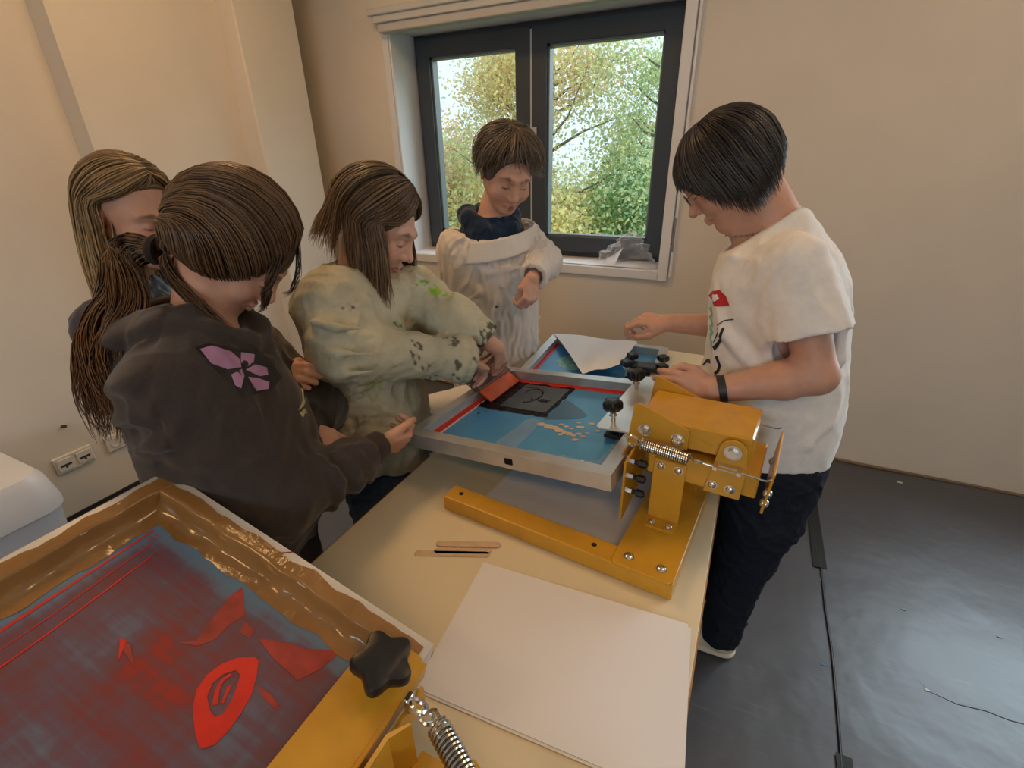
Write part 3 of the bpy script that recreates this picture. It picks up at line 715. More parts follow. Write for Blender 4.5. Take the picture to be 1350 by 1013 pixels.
# clamp strip along the right-hand bar of the screen, with two knobs
MAo, MU, MVv, MN = V(-.19, .85, .94), V(-.99007, .09001, -.10801), V(.09062, .99589, -.00076), V(-.10749, .01054, .99415)
SM = frame_m(MAo, MU, MVv, MN)
g = G(SM); g.prism(rrect(-.012, .185, .110, .540, .014), .0015, .0055, bev=.0008); cs = g.obj('clamp_strip', m_strip, lev)
for u_, v_ in ((.078, .23), (.086, .44)):
    star_knob('star_knob', SM @ Vector((u_, v_, .034)), MN, .026, .030, m_blk, cs, lobes=5, rod=.034)
g = G(SM); g.box((.045, .200, -.030), (.095, .225, -.020), .002); g.box((.045, .203, -.03), (.055, .222, .0015), .002); g.cyl((.078, .23, -.032), (.078, .23, .0), .006, n=10); g.obj('clamp_jaw', m_blk, cs)
# ---- middle screen (tilted, held by a hand at its corner)
SW, SH, FB, FD = .585, .520, .034, .040
def screen_frame(M, w, h, fb, fd, label, m_fr, name='printing_screen'):
    def bar(g, pts, z0, z1):
        lo = [g.bm.verts.new(M @ Vector((x, y, z0))) for x, y in pts]; hi = [g.bm.verts.new(M @ Vector((x, y, z1))) for x, y in pts]
        g.bm.faces.new(lo[::-1]); g.bm.faces.new(hi)
        for i in range(4): g.bm.faces.new((lo[i], lo[(i+1) % 4], hi[(i+1) % 4], hi[i]))
    root = empty(name, M @ Vector((w/2, h/2, -fd)), label, 'printing screen')
    g = G()
    O = [(0, 0), (w, 0), (w, h), (0, h)]; I = [(fb, fb), (w-fb, fb), (w-fb, h-fb), (fb, h-fb)]
    for i in range(4): bar(g, [O[i], O[(i+1) % 4], I[(i+1) % 4], I[i]], -fd, 0)
    es = [e for e in g.bm.edges if len(e.link_faces) == 2 and e.calc_face_angle(0) > 1.2]
    bmesh.ops.bevel(g.bm, geom=es, offset=.0018, segments=2, affect='EDGES')
    g.obj('frame', m_fr, root)
    return root
scr = screen_frame(SM, SW, SH, FB, FD, 'aluminium printing screen with blue mesh and black ink held over the middle table', m_alu)
m_mesh = mat('blue_mesh', (.070, .310, .640), rough=.42, noise=.10, nscale=9, coat=.1)
zm = -.0345
me_ = G(SM).box((.012, .012, zm-.0008), (SW-.012, SH-.012, zm)).obj('mesh', m_mesh, scr)
m_red = mat('red_tape', (.62, .055, .04), rough=.4); m_pack = mat('clear_tape', (.75, .76, .78), rough=.12, alpha=.16, coat=.5)
g = G(SM); t_ = .012
g.box((SW-FB-t_, FB, zm), (SW-FB, SH-FB, zm+.0007)); g.box((FB, SH-FB-t_, zm), (SW-FB, SH-FB, zm+.0007)); g.box((SW-FB-.0008, FB, zm), (SW-FB, SH-FB, zm+.009)); g.box((FB, SH-FB-.0008, zm), (SW-FB, SH-FB, zm+.007))
g.obj('red_tape', m_red, scr)
g = G(SM); g.box((SW-FB-t_-.008, FB, zm), (SW-FB-t_, SH-FB, zm+.0005)); g.obj('white_tape', mat('white_tape', (.72, .68, .66), rough=.5), scr)
fm = Fr(MAo+MN*zm, MU, MVv, MN)
mbvh = BVHTree.FromPolygons([Vector(fm.w((x, y, 0))) for x, y in ((0, 0), (SW, 0), (SW, SH), (0, SH))], [(0, 1, 2, 3)])
m_ink = mat('black_ink', (.003, .004, .007), rough=.3, coat=.0, spec=.2, bump=.8, bscale=110); m_inkd = mat('thin_ink', (.085, .115, .145), rough=.3, noise=.2, nscale=15)
def md(name, polys, m, off, step=.01): return decal(name, polys, fm, mbvh, m, scr, off=off, step=step, dist=.1)
random.seed(3)
def rough_rect(x0, y0, x1, y1, j=.003, n=16):
    o = []
    for (a, b) in (((x0, y0), (x1, y0)), ((x1, y0), (x1, y1)), ((x1, y1), (x0, y1)), ((x0, y1), (x0, y0))):
        for i in range(n): o.append((a[0]+(b[0]-a[0])*i/n+random.uniform(-j, j), a[1]+(b[1]-a[1])*i/n+random.uniform(-j, j)))
    return o
md('black_ink', [rough_rect(.295, .262, .535, .478, .004)], m_ink, .0008)
md('ink_film', [rough_rect(.310, .290, .468, .465, .002)], m_inkd, .0012)
ln = [stroke([(.41+.035*math.cos(a), .385+.05*math.sin(a)) for a in [math.radians(20+250*i/18) for i in range(19)]], .004, .007), stroke([(.455, .44), (.42, .445), (.40, .435)], .004, .003),
      [(.375, .36), (.357, .350), (.338, .352), (.326, .372), (.338, .366), (.348, .372), (.362, .374)], stroke([(.378, .365), (.395, .36), (.40, .38)], .005, .003)]
md('ink_drawing', ln, m_ink, .0017, .006)
md('dark_smear', [[(.292, .25), (.20, .285), (.185, .31), (.21, .335), (.27, .38), (.293, .39)]], mat('smear', (.055, .15, .28), rough=.35), .0007)
m_or = mat('pale_ink_spots', (.62, .50, .38), rough=.5)
sp_ = [(.285, .222, .014), (.262, .216, .016), (.242, .214, .013), (.222, .205, .014), (.205, .200, .011), (.190, .196, .011), (.176, .192, .009), (.165, .205, .008), (.150, .195, .008), (.215, .232, .008), (.232, .238, .007), (.195, .225, .007), (.175, .24, .010), (.155, .268, .009), (.125, .235, .010), (.19, .262, .006), (.162, .172, .009), (.145, .215, .006), (.21, .185, .008)]
md('pale_ink_spots', [blob(x, y, r, 12, .3, 1, .75) for x, y, r in sp_], m_or, .0009, .006)
for pp in [blob(.502, .225, .004, 8), blob(.49, .243, .0025, 7), blob(.36, .235, .003, 7)]: md('ink_fleck', [pp], m_ink, .0009, .004)
g = G(SM); n = 14
def film(poly, z0=zm+.0022, amp=.003, seed=5):
    w = Wav(seed, .03); g = G(SM)
    a, b, c, d = [Vector(p) for p in poly]; N1, N2 = 26, 6; vv = []
    for i in range(N1+1):
        for j in range(N2+1):
            p = (a.lerp(b, i/N1)).lerp(d.lerp(c, i/N1), j/N2); z = z0+amp*(.6+.6*w(np.array([[p.x*1., p.y, 0.]]))[0])
            vv.append(g.bm.verts.new(SM @ Vector((p.x, p.y, max(zm+.0015, z)))))
    for i in range(N1):
        for j in range(N2): g.bm.faces.new((vv[i*(N2+1)+j], vv[(i+1)*(N2+1)+j], vv[(i+1)*(N2+1)+j+1], vv[i*(N2+1)+j+1]))
    return g.obj('clear_tape', m_pack, scr, smooth=True)
film([(.285, .06), (.285, .235), (.335, .235), (.355, .06)], seed=5)
film([(.03, .04), (.25, .04), (.25, .075), (.03, .085)], amp=.007, seed=8); film([(.03, .04), (.03, .20), (.060, .20), (.065, .04)], amp=.007, seed=9)
g = G(SM); g.prism([(.245, -.0005), (.268, -.0005), (.262, -.0015), (.25, -.0015)], -.028, -.012); g.obj('ink_mark', m_ink, scr)
# ---- squeegee
SQ = frame_m(fm.w((.505, .39, .0032)), nrm(MVv), nrm(-MU*.80+MN*-.60)*-1, nrm(np.cross(nrm(MVv), nrm(-MU*.80+MN*-.60)*-1)))
sq = empty('squeegee', SQ @ Vector((0, 0, 0)), 'orange-bladed printing squeegee pressed on the blue mesh in the black ink', 'squeegee')
g = G(SQ); g.box((-.088, .0, -.004), (.088, .062, .004), .0015); g.obj('rubber_blade', mat('orange_rubber', (.60, .105, .035), rough=.45, noise=.15, nscale=20), sq)
g = G(SQ); g.box((-.092, .050, -.012), (.092, .112, .012), .004, seg=2); g.obj('handle', mat('squeegee_handle', (.13, .065, .05), rough=.5, noise=.3, nscale=15), sq)
# ================================================================== near press and its screen
NAo, NU, NVv, NN = V(-.3445, .4063, .870), V(-.96523, 0, .26139), V(0, -1, 0), V(.26139, 0, .96523)
NM = frame_m(NAo, NU, NVv, NN)
NW, NH = .608, .66
m_fr2 = mat('frame_painted_alu', (.66, .64, .60), rough=.42, metal=.25, noise=.12, nscale=10)
ns = screen_frame(NM, NW, NH, .036, .040, 'large printing screen with red ink and brown tape in the near left corner', m_fr2)
def ink_mesh_material():
    m, nt, p = nodes('red_inked_mesh'); N, Lk = nt.nodes.new, nt.links.new
    tc = N('ShaderNodeTexCoord'); sep = N('ShaderNodeSeparateXYZ'); Lk(tc.outputs['Object'], sep.inputs[0])
    def noise(sx, sy, det, rough=.6, rot=0.):
        mp = N('ShaderNodeMapping'); mp.inputs['Scale'].default_value = (sx, sy, 1); mp.inputs['Rotation'].default_value = (0, 0, rot); Lk(tc.outputs['Object'], mp.inputs[0])
        n = N('ShaderNodeTexNoise'); n.inputs['Scale'].default_value = 1; n.inputs['Detail'].default_value = det; n.inputs['Roughness'].default_value = rough; Lk(mp.outputs[0], n.inputs['Vector']); return n.outputs['Fac']
    def math_(op, a, b=None, c=None):
        n = N('ShaderNodeMath'); n.operation = op
        for i, q in enumerate((a, b, c)):
            if q is None: continue
            if hasattr(q, 'links'): Lk(q, n.inputs[i])
            else: n.inputs[i].default_value = q
        return n.outputs[0]
    # wiped ink density: broad patches plus squeegee streaks running along the screen's width
    big = noise(7, 7, 4, .55); st = noise(5, 90, 3, .5, .10); st2 = noise(60, 7, 3, .5, -.1)
    d = math_('ADD', math_('MULTIPLY', big, 1.25), math_('ADD', math_('MULTIPLY', st, .45), math_('MULTIPLY', st2, .28)))
    # field limits: u in x, v in y; the border of the mesh stays blue
    ux = math_('SMOOTH_MIN', math_('MULTIPLY', math_('SUBTRACT', .530, sep.outputs['X']), 14), math_('MULTIPLY', math_('SUBTRACT', sep.outputs['Y'], .082), 16), .3)
    fld = math_('MINIMUM', math_('MAXIMUM', ux, -1.), .42)
    d = math_('ADD', d, fld)
    cl = math_('MULTIPLY', math_('SMOOTH_MIN', 1.6, math_('MAXIMUM', math_('SUBTRACT', .40, math_('ABSOLUTE', math_('SUBTRACT', sep.outputs['X'], .24))), 0), .1), .55)
    d = math_('ADD', d, cl)
    r = N('ShaderNodeValToRGB'); e = r.color_ramp.elements
    e[0].position = .50; e[0].color = (.115, .225, .345, 1); e[1].position = 1.0; e[1].color = (.30, .030, .020, 1)
    for pos, col in ((.68, (.125, .165, .245, 1)), (.80, (.135, .085, .125, 1)), (.88, (.160, .060, .075, 1)), (.95, (.205, .040, .042, 1))):
        x = e.new(pos); x.color = col
    dd = math_('MULTIPLY', d, .545); Lk(dd, r.inputs['Fac']); Lk(r.outputs['Color'], p.inputs['Base Color'])
    p.inputs['Roughness'].default_value = .55; p.inputs['Specular IOR Level'].default_value = .35
    return m
zn = -.0345
g = G(); g.box((.012, .012, zn-.0008), (NW-.012, NH-.012, zn)); o = g.obj('mesh', ink_mesh_material(), None); o.matrix_world = NM; bpy.context.view_layer.update()
o.parent = ns; o.matrix_parent_inverse = ns.matrix_world.inverted()
fn_ = Fr(NAo+NN*zn, NU, NVv, NN)
nbvh = BVHTree.FromPolygons([Vector(fn_.w((x, y, 0))) for x, y in ((0, 0), (NW, 0), (NW, NH), (0, NH))], [(0, 1, 2, 3)])
def nd(name, polys, m, off, step=.012): return decal(name, polys, fn_, nbvh, m, ns, off=off, step=step, dist=.1)
m_rink = mat('red_ink', (.62, .018, .007), rough=.45, noise=.12, nscale=30); m_rthin = mat('thin_red_ink', (.32, .035, .026), rough=.5, noise=.35, nscale=26)
lip_o = [(0.179,0.256), (0.201,0.246), (0.226,0.231), (0.243,0.213), (0.249,0.194), (0.246,0.174), (0.236,0.157), (0.217,0.142), (0.208,0.143), (0.194,0.158), (0.179,0.179), (0.171,0.203), (0.167,0.226), (0.168,0.244)]
hole = [(0.194,0.223), (0.206,0.221), (0.224,0.212), (0.233,0.197), (0.232,0.182), (0.223,0.169), (0.212,0.170), (0.202,0.185), (0.194,0.199), (0.190,0.214)]
def ring_strips(o_, h_):      # an outline with a hole, as two halves
    i0 = min(range(len(o_)), key=lambda i: (o_[i][0]-h_[0][0])**2+(o_[i][1]-h_[0][1])**2); hm = len(h_)//2
    i1 = min(range(len(o_)), key=lambda i: (o_[i][0]-h_[hm][0])**2+(o_[i][1]-h_[hm][1])**2)
    a = [o_[(i0+k) % len(o_)] for k in range((i1-i0) % len(o_)+1)]; b = [o_[(i1+k) % len(o_)] for k in range((i0-i1) % len(o_)+1)]
    return a, b, h_[:hm+1], h_[hm:]+[h_[0]]
a, b, h1, h2 = ring_strips(lip_o, hole)
def area(p): return abs(sum(p[i][0]*p[(i+1) % len(p)][1]-p[(i+1) % len(p)][0]*p[i][1] for i in range(len(p))))/2
def halves():
    c1 = a+h1[::-1]; c2 = b+h2[::-1]
    if abs(area(c1)+area(c2)-(area(lip_o)-area(hole))) < 1e-4: return [c1, c2]
    return [a+h2, b+h1]
nd('red_lips_print', halves(), m_rink, .0010, .01)
nd('lips_detail', [stroke([(0.223,0.176), (0.226,0.187), (0.221,0.199), (0.207,0.213)], .004, .007), stroke([(0.212,0.187), (0.207,0.196), (0.201,0.207)], .006, .003)], m_rink, .0012, .006)
for pp in ([(0.324,0.075), (0.324,0.100), (0.311,0.144), (0.303,0.170), (0.319,0.184), (0.293,0.173), (0.283,0.153), (0.286,0.129), (0.279,0.106), (0.304,0.089)], [(0.250,0.114), (0.274,0.112), (0.263,0.129), (0.244,0.127)],
           [(0.120,0.065), (0.139,0.080), (0.167,0.095), (0.201,0.104), (0.235,0.121), (0.194,0.130), (0.142,0.134), (0.128,0.108), (0.122,0.086)],
           [(0.386,0.226), (0.369,0.220), (0.335,0.236), (0.354,0.233)], [(0.183,0.168), (0.158,0.166), (0.133,0.172), (0.137,0.177), (0.167,0.174)]):
    nd('thin_red_ink', [pp], m_rthin, .0007)
for pp in [stroke([(.528, .083), (.522, .20), (.515, .40), (.51, .60)], .003, .007), stroke([(.505, .10), (.492, .25), (.488, .40)], .0018, .001), stroke([(.482, .115), (.468, .27), (.462, .42)], .002, .003), stroke([(.520, .086), (.512, .088), (.513, .096)], .002, .001),
                  [(.115, .272), (.105, .285), (.112, .292), (.118, .283)], [(.388, .222), (.378, .219), (.356, .246), (.362, .240)]]: nd('red_streak', [pp], m_rink, .0009)
m_btape = mat('brown_tape', (.30, .155, .045), rough=.16, spec=.6, noise=.18, nscale=9, coat=.35, bump=.35, bscale=22, alpha=.93)
def tape_strip(a, b, inward, seed):
    """brown tape from the frame's top down its inner wall and onto the mesh, crinkled"""
    w1 = Wav(seed, .09, 6); w2 = Wav(seed+1, .03, 6)
    a, b, n = Vector(a), Vector(b), Vector(inward); L = (b-a).length; N1 = int(L/.006); prof = []
    for s, z in ((.012, .0012), (.020, .0013), (.029, .0013), (.0365, .0011), (.0385, -.002), (.0395, -.010), (.041, -.018), (.044, -.026), (.049, -.031), (.056, -.0328), (.063, -.0332), (.069, -.0334), (.074, -.0335)): prof.append((s, z))
    vv, ff = [], []; m_ = len(prof)
    for i in range(N1+1):
        p = a.lerp(b, i/N1)
        for j, (s, z) in enumerate(prof):
            q = np.array([[p.x+n.x*s, p.y+n.y*s, z]]); c = w1(q)[0]; f = w2(q)[0]
            wall = 1 if 3 < j < 9 else .15
            ss = s+(.0012*c*wall if j not in (0, m_-1) else .0022*c+.001*f); zz = max(z+(.0008*f+.0018*max(c, 0))*wall, zn+.001 if s > .038 else .0008)
            vv.append(tuple(NM @ Vector((p.x+n.x*ss, p.y+n.y*ss, zz))))
    for i in range(N1):
        for j in range(m_-1): ff.append((i*m_+j, (i+1)*m_+j, (i+1)*m_+j+1, i*m_+j+1))
    return np_mesh('brown_tape', vv, np.array(ff), m_btape, ns)
tape_strip((.010, 0, 0), (NW-.010, 0, 0), (0, 1, 0), 41); tape_strip((NW, .012, 0), (NW, NH-.01, 0), (-1, 0, 0), 43)
g = G(NM); g.cyl((.292, .0, .0002), (.310, .017, .0006), .0012, n=5); g.obj('ink_mark', mat('dark_red_mark', (.20, .02, .02), rough=.5), ns)
press2 = empty('screen_press', (-.2, .2, .75), 'yellow screen press at the bottom edge clamping the red-inked screen, black knob on top', 'screen press')
g = G(NM); g.prism(rrect(-.004, .030, .082, .60, .012), .002, .0085, bev=.001); g.box((-.010, .034, -.03), (-.003, .60, .008), .001)
cb = g.obj('clamp_bar', m_yel, press2)
star_knob('star_knob', NM @ Vector((.035, .085, .030)), NN, .044, .030, m_blk, cb, lobes=5, rod=.03)
# channel lever behind the bar, eye bolt and spring
QM = rotz((-.33, .30, .80), 0)
g = G(); g.box((-.327, -.10, .835), (-.321, .345, .868), .001); bb = g.obj('face_plate', m_yel, press2)
M = frame_m((-.29, .20, .0), (1, 0, 0), (0, 1, 0), (0, 0, 1))
g = G(); g.prism([(-.318, .262), (-.300, .285), (-.296, .285), (-.296, .285), (-.312, .258), (-.312, .10), (-.318, .10)], .795, .892); g.prism([(-.318, .10), (-.10, .10), (-.10, .106), (-.318, .106)], .795, .892)
g.box((-.318, .100, .795), (-.10, .262, .801)); g.box((-.318, .205, .795), (-.17, .210, .868)); lv = g.obj('lever_channel', m_yel, press2)
g = G(); g.cyl((-.312, .226, .862), (-.296, .226, .862), .009, n=6); g.obj('bolt', m_zinc, lv)
g = G(); g.prism([(-.222, .288), (-.206, .293), (-.150, .262), (-.150, .250), (-.205, .272)], .80, .872); g.obj('gusset_plate', m_yel, press2)
g = G(); g.box((-.30, .252, .800), (-.02, .300, .806)); g.box((-.36, .20, .7505), (-.02, .262, .80), .003); g.box((-.24, -.2, .7505), (-.10, .26, .795), .003); g.obj('base_arm', m_yel, press2)
g = G(); g.box((-.326, .305, .865), (-.316, .322, .893), .002); ring(g, (-.302, .310, .887), (.2, .6, .8), .012, .0038, 20); ring(g, (-.285, .304, .885), (.3, .3, .9), .009, .0032, 20)
eb = g.obj('eye_bolt', m_zinc, press2, smooth=True)
g = G(); spring(g, (-.258, .292, .905), (-.10, .205, .905), .0135, .0023, 30); g.tube([(-.286, .304, .893), (-.276, .306, .905), (-.266, .302, .917), (-.258, .296, .9185)], .0023, n=7); g.obj('tension_spring', m_spring, press2, smooth=True)
# ================================================================== paper, sticks, far table things
def flat_quad(p, th, z):
    a, b, c, d = [Vector((q[0], q[1])) for q in p]
    return lambda u, v: (*(a.lerp(b, u)).lerp(d.lerp(c, u), v), z+th)
P0, P1, P2 = (-0.388,0.395,0.752), (-0.415,0.687,0.752), (0.009,0.710,0.752)
P3 = (P0[0]+P2[0]-P1[0], P0[1]+P2[1]-P1[1], .752)
sheet('paper_sheet', lambda u, v: (P0[0]+(P1[0]-P0[0])*u+(P3[0]-P0[0])*v+.006, P0[1]+(P1[1]-P0[1])*u+(P3[1]-P0[1])*v-.004, .7512), 8, 10, m_paper, 'large white paper sheet under another, its edge showing, on the near half of the table', 'paper')
sheet('paper_sheet', lambda u, v: (P0[0]+(P1[0]-P0[0])*u+(P3[0]-P0[0])*v, P0[1]+(P1[1]-P0[1])*u+(P3[1]-P0[1])*v, .7524+.002*max(0, u+v-1.3)), 8, 10, m_paper, 'top large white paper sheet on the table between the two presses', 'paper')
sheet('paper_sheet', lambda u, v: tuple(PM @ Vector((-.50+.365*u, .075+.33*v, .0012))), 6, 6, m_paper, 'white paper sheet lying inside the base of the middle press under the raised screen', 'paper')
m_stick = mat('birch_stick', (.60, .44, .30), rough=.6, noise=.08, nscale=40)
for i, (A, B, z, lb) in enumerate((((-0.571,0.648,0.752), (-0.414,0.714,0.752), .7502, 'flat wooden craft stick lying nearest the paper, left of the pair'), ((-0.542,0.692,0.752), (-0.405,0.749,0.753), .7524, 'flat wooden craft stick lying on top at the back of the three'), ((-0.535,0.672,0.752), (-0.415,0.724,0.752), .7522, 'flat wooden craft stick between the other two on the table'))):
    a = Vector((A[0], A[1])); b = Vector((B[0], B[1])); d = (b-a).normalized(); n = Vector((-d.y, d.x)); w = .0085
    pts = [a+d*w+n*w*math.cos(t)-d*w*math.sin(t) for t in [PI*k/8 for k in range(9)]]+[b-d*w-n*w*math.cos(t)+d*w*math.sin(t) for t in [PI*k/8 for k in range(9)]]
    g = G(); g.prism([tuple(p) for p in pts], z if i != 2 else .7502, (z if i != 2 else .7502)+.0018, bev=.0004); tag(g.obj('craft_stick', m_stick), lb, 'craft stick')
# platen board sticking out beyond the far table's left corner
pts = [(-.885, 1.175), (-.915, 1.195), (-.945, 1.205), (-.965, 1.215), (-.982, 1.238), (-.985, 1.262), (-.975, 1.292), (-.955, 1.322), (-.925, 1.362), (-.905, 1.405), (-.88, 1.425), (-.40, 1.425), (-.40, 1.22), (-.80, 1.22)]
g = G(); g.prism(pts, .7525, .7710); bd = g.obj('printing_board', m_edge)
tag(bd, 'white-topped wooden printing board with rounded corner sticking out left of the table', 'board')
g = G(); g.prism(pts, .7710, .7728); g.obj('laminate_top', mat('board_laminate', (.76, .73, .66), rough=.45), bd)
# far screen under folded paper
FA, FBk = Vector((-0.757,1.729,0.790)), Vector((-0.775,2.026,0.790))
fy = (FBk-FA); fy.z = 0; fy.normalize(); fx = Vector((fy.y, -fy.x, 0))
o = FBk+Vector((0, 0, .0)); FM = frame_m(o, fx, -fy, (0, 0, 1)); FM = frame_m(FBk-fy*.56, fx, fy, (0, 0, 1))
fs = screen_frame(FM, .52, .56, .034, .036, 'printing screen with blue mesh half hidden under white paper on the far table', m_alu)
G(FM).box((.012, .012, -.031), (.508, .548, -.030)).obj('mesh', m_mesh, fs)
g = G(FM); g.box((.034, .034, -.030), (.046, .526, -.0292)); g.box((.034, .034, -.03), (.035, .526, -.022)); g.obj('red_tape', m_red, fs)
fmf = Fr(np.array(FM.translation)+V(0, 0, -.030), np.array(fx), np.array(fy), V(0, 0, 1))
fb = BVHTree.FromPolygons([Vector(fmf.w((x, y, 0))) for x, y in ((0, 0), (.52, 0), (.52, .56), (0, .56))], [(0, 1, 2, 3)])
decal('green_print', [blob(.17, .33, .075, 26, .12, 1., 1.)], fmf, fb, mat('pale_green_print', (.22, .50, .48), rough=.5, noise=.35, nscale=60), fs, off=.0008, step=.02, dist=.1)
pa, pb, pc, pd = Vector((-0.767,2.025,0.795)), Vector((-0.390,2.052,0.795)), Vector((-0.392,1.735,0.795)), Vector((-0.505,1.640,0.795))
def fpap(u, v):
    p = pa.lerp(pb, u).lerp(pd.lerp(pc, u), v); return (p.x, p.y, .7945+.006*math.sin(5*u+3*v)**2+.012*u*v)
sheet('paper_sheet', fpap, 14, 10, m_paper, 'white paper sheet draped over the far blue screen', 'paper')
pa2, pb2, pc2, pd2 = Vector((-0.418,2.164,0.752)), Vector((-0.204,1.964,0.752)), Vector((-0.212,1.798,0.752)), Vector((-0.401,1.749,0.752))
sheet('paper_sheet', lambda u, v: (*(pa2.lerp(pb2, u).lerp(pd2.lerp(pc2, u), v)).xy, .7515+.012*max(0, u-.8)), 10, 8, mat('cream_paper', (.72, .67, .58), rough=.7), 'cream paper sheet with a lifted edge beside the black clamp on the far table', 'paper')
fp = empty('screen_clamp', (-0.307,1.833,0.760), 'black screen clamp with four knobs standing on the far table', 'screen clamp')
c = Vector((-0.295,1.788,0.790)); CM = frame_m((c.x, c.y, .752), (.995, .08, 0), (-.08, .995, 0), (0, 0, 1))
G(CM).box((-.075, -.04, .0), (.075, .04, .030), .004).box((-.06, -.03, .03), (.06, .03, .058), .004).obj('clamp_body', mat('clamp_dark', (.03, .033, .04), rough=.4), fp)
for x, y in ((-.06, .03), (.055, .04), (-.07, -.05), (.06, -.045)):
    star_knob('star_knob', CM @ Vector((x, y, .062)), (0, 0, 1), .024, .024, m_blk, fp, lobes=4, rod=.04)
# ================================================================== people: shared pieces
m_skin = vmat('skin', rough=.48, spec=.4, noise=.06, nscale=45, bump=.08, bscale=400, sss=.12)
m_hair = vmat('hair', rough=.38, spec=.45, noise=.10, nscale=60)
def head(S, fr, kid=0., smile=0., k=.0):
    a = lambda p, kk=.012: S.u(fr(p), kk*fr.s)
    a(ell((0, -.015, .03), (.075, .094, .088)), .01); a(ell((0, .033, -.005), (.063, .061, .076)), .02); a(ell((0, .042, -.045), (.052+.004*kid, .050, .060)), .02)
    for s in (-1, 1):
        a(cone((s*.050, -.002, -.045), (s*.016, .066, -.098+.006*kid), .021, .016), .02)
        a(ball((s*.040, .058, -.036), .026+.002*kid), .018)
    a(ball((0, .073, -.100+.006*kid), .019), .014)
    a(chain([(-.046, .072, .022), (-.020, .0875, .020), (.020, .0875, .020), (.046, .072, .022)], [.009]*4), .014)
    for s in (-1, 1): S.sub(fr(ell((s*.031, .101, .001), (.017, .013, .010))), .012*fr.s)
    for s in (-1, 1): a(ball((s*.031, .0775, -.001), .0128), .004)
    a(cone((0, .088, .010), (0, .107-.004*kid, -.028), .0072, .0102), .012); a(ball((0, .1115-.004*kid, -.034), .0112), .006)
    for s in (-1, 1): a(ball((s*.0122, .099, -.0375), .0084), .007)
    for s in (-1, 1): S.sub(fr(ball((s*.006, .106, -.0455), .0038)), .003*fr.s)
    u = .004*smile
    a(chain([(-.024-u, .083, -.068+u), (-.008, .0955, -.0650), (0, .095, -.0662), (.008, .0955, -.0650), (.024+u, .083, -.068+u)], [.0022, .0038, .0035, .0038, .0022]), .005)
    a(chain([(-.021-u, .083, -.071+u), (-.008, .0945, -.0755), (.008, .0945, -.0755), (.021+u, .083, -.071+u)], [.0022, .0046, .0046, .0022]), .006)
    S.sub(fr(chain([(-.024-u, .089, -.0690+u), (0, .1005, -.0703), (.024+u, .089, -.0690+u)], [.0012, .0016, .0012])), .003*fr.s)
    for s in (-1, 1):
        e = Fr((s*.0755, -.012, -.012), nrm(V(1, s*-.35, 0)), nrm(V(s*.35, 1, 0)), (0, 0, 1))
        S.u(fr(e(ell((0, 0, 0), (.007, .018, .030)))), .006*fr.s); S.sub(fr(e(ell((s*.006, .002, .004), (.006, .009, .017)))), .005*fr.s)
def face_paint(fr, lip=(.42, .17, .14), brow=(.16, .10, .06), blush=(.62, .30, .22), eye=True, iris=(.05, .05, .05)):
    it = []
    for s in (-1, 1):
        it.append((fr(ball((s*.042, .075, -.030), .016)), blush, .03*fr.s))
        it.append((fr(chain([(s*.013, .0965, .0215), (s*.031, .0925, .0265), (s*.050, .077, .0215)], [.0032, .0038, .0026])), brow, .006*fr.s))
        it.append((fr(chain([(s*.017, .0895, -.0055), (s*.031, .0925, -.0085), (s*.045, .081, -.0065)], [.0014, .0018, .0014])), (.06, .035, .025), .0025*fr.s))
        it.append((fr(ell((s*.075, -.010, -.010), (.010, .012, .024))), (.62, .27, .20), .02*fr.s))
    it.append((fr(ball((0, .116, -.034), .008)), blush, .018*fr.s))
    it.append((fr(chain([(-.021, .084, -.069), (0, .0975, -.070), (.021, .084, -.069)], [.0045, .0080, .0045])), lip, .004*fr.s))
    it.append((fr(chain([(-.022, .085, -.0690), (0, .0985, -.0703), (.022, .085, -.0690)], [.0010, .0012, .0010])), (.26, .09, .075), .002*fr.s))
    return it
def hand(fr, curl=(.5, .6, .4), thumb=None, spread=.05, fan=None):
    """fr: x towards the fingers, y towards the thumb side, z out of the back of the hand.
    curl: flexion in radians at the three knuckles (or four such triples, index to little)"""
    cs = curl if hasattr(curl[0], '__len__') else [curl]*4
    X = [.088, .092, .086, .076]; Yk = [.0275, .0085, -.0115, -.0295]
    L = [(.042, .025, .021), (.046, .028, .022), (.042, .026, .021), (.033, .020, .019)]; r0 = [.0092, .0095, .0090, .0080]
    items = []
    for i in range(4): items.append((cone((.004, Yk[i]*.55, 0), (X[i], Yk[i], .001), .0155, .0108, (0, 0, 1), .85), .010))
    items.append((cone((.010, .012, -.004), (.048, .034, -.012), .015, .013), .012))
    items.append((cone((.012, -.016, -.006), (.05, -.026, -.007), .014, .011), .012))
    palm = group(items); fs = []; nails = []
    for i in range(4):
        p = V(X[i], Yk[i], 0.); a = 0.; sp = (1.2-i*.8)*spread if fan is None else fan[i]; pts = [p]; rr = [r0[i]*1.12]
        for j in range(3):
            a += cs[i][j]; d = V(math.cos(a)*math.cos(sp), math.sin(sp)*max(.2, math.cos(a*.6)), -math.sin(a)); p = p+d*L[i][j]; pts.append(p); rr.append(r0[i]*(1.0, .90, .78)[j])
        f = [(cone(pts[j], pts[j+1], rr[j], rr[j+1]), .002) for j in range(3)]; fs.append((group(f), .0022))
        up = V(math.sin(a), 0, math.cos(a)); nails.append(ell(pts[3]*.97+pts[2]*.03+up*rr[3]*.75, (.0045, .0045, .0045)))
    th = thumb or [(.020, .024, -.010), (.050, .048, -.020), (.078, .055, -.026), (.100, .054, -.028)]
    fs.append((chain(th, [.0155, .0125, .0108, .0088], .004), .006))
    g = group([(palm, .004)]+[(f, .0045) for f, _ in fs]); return fr(g), [fr(n) for n in nails]
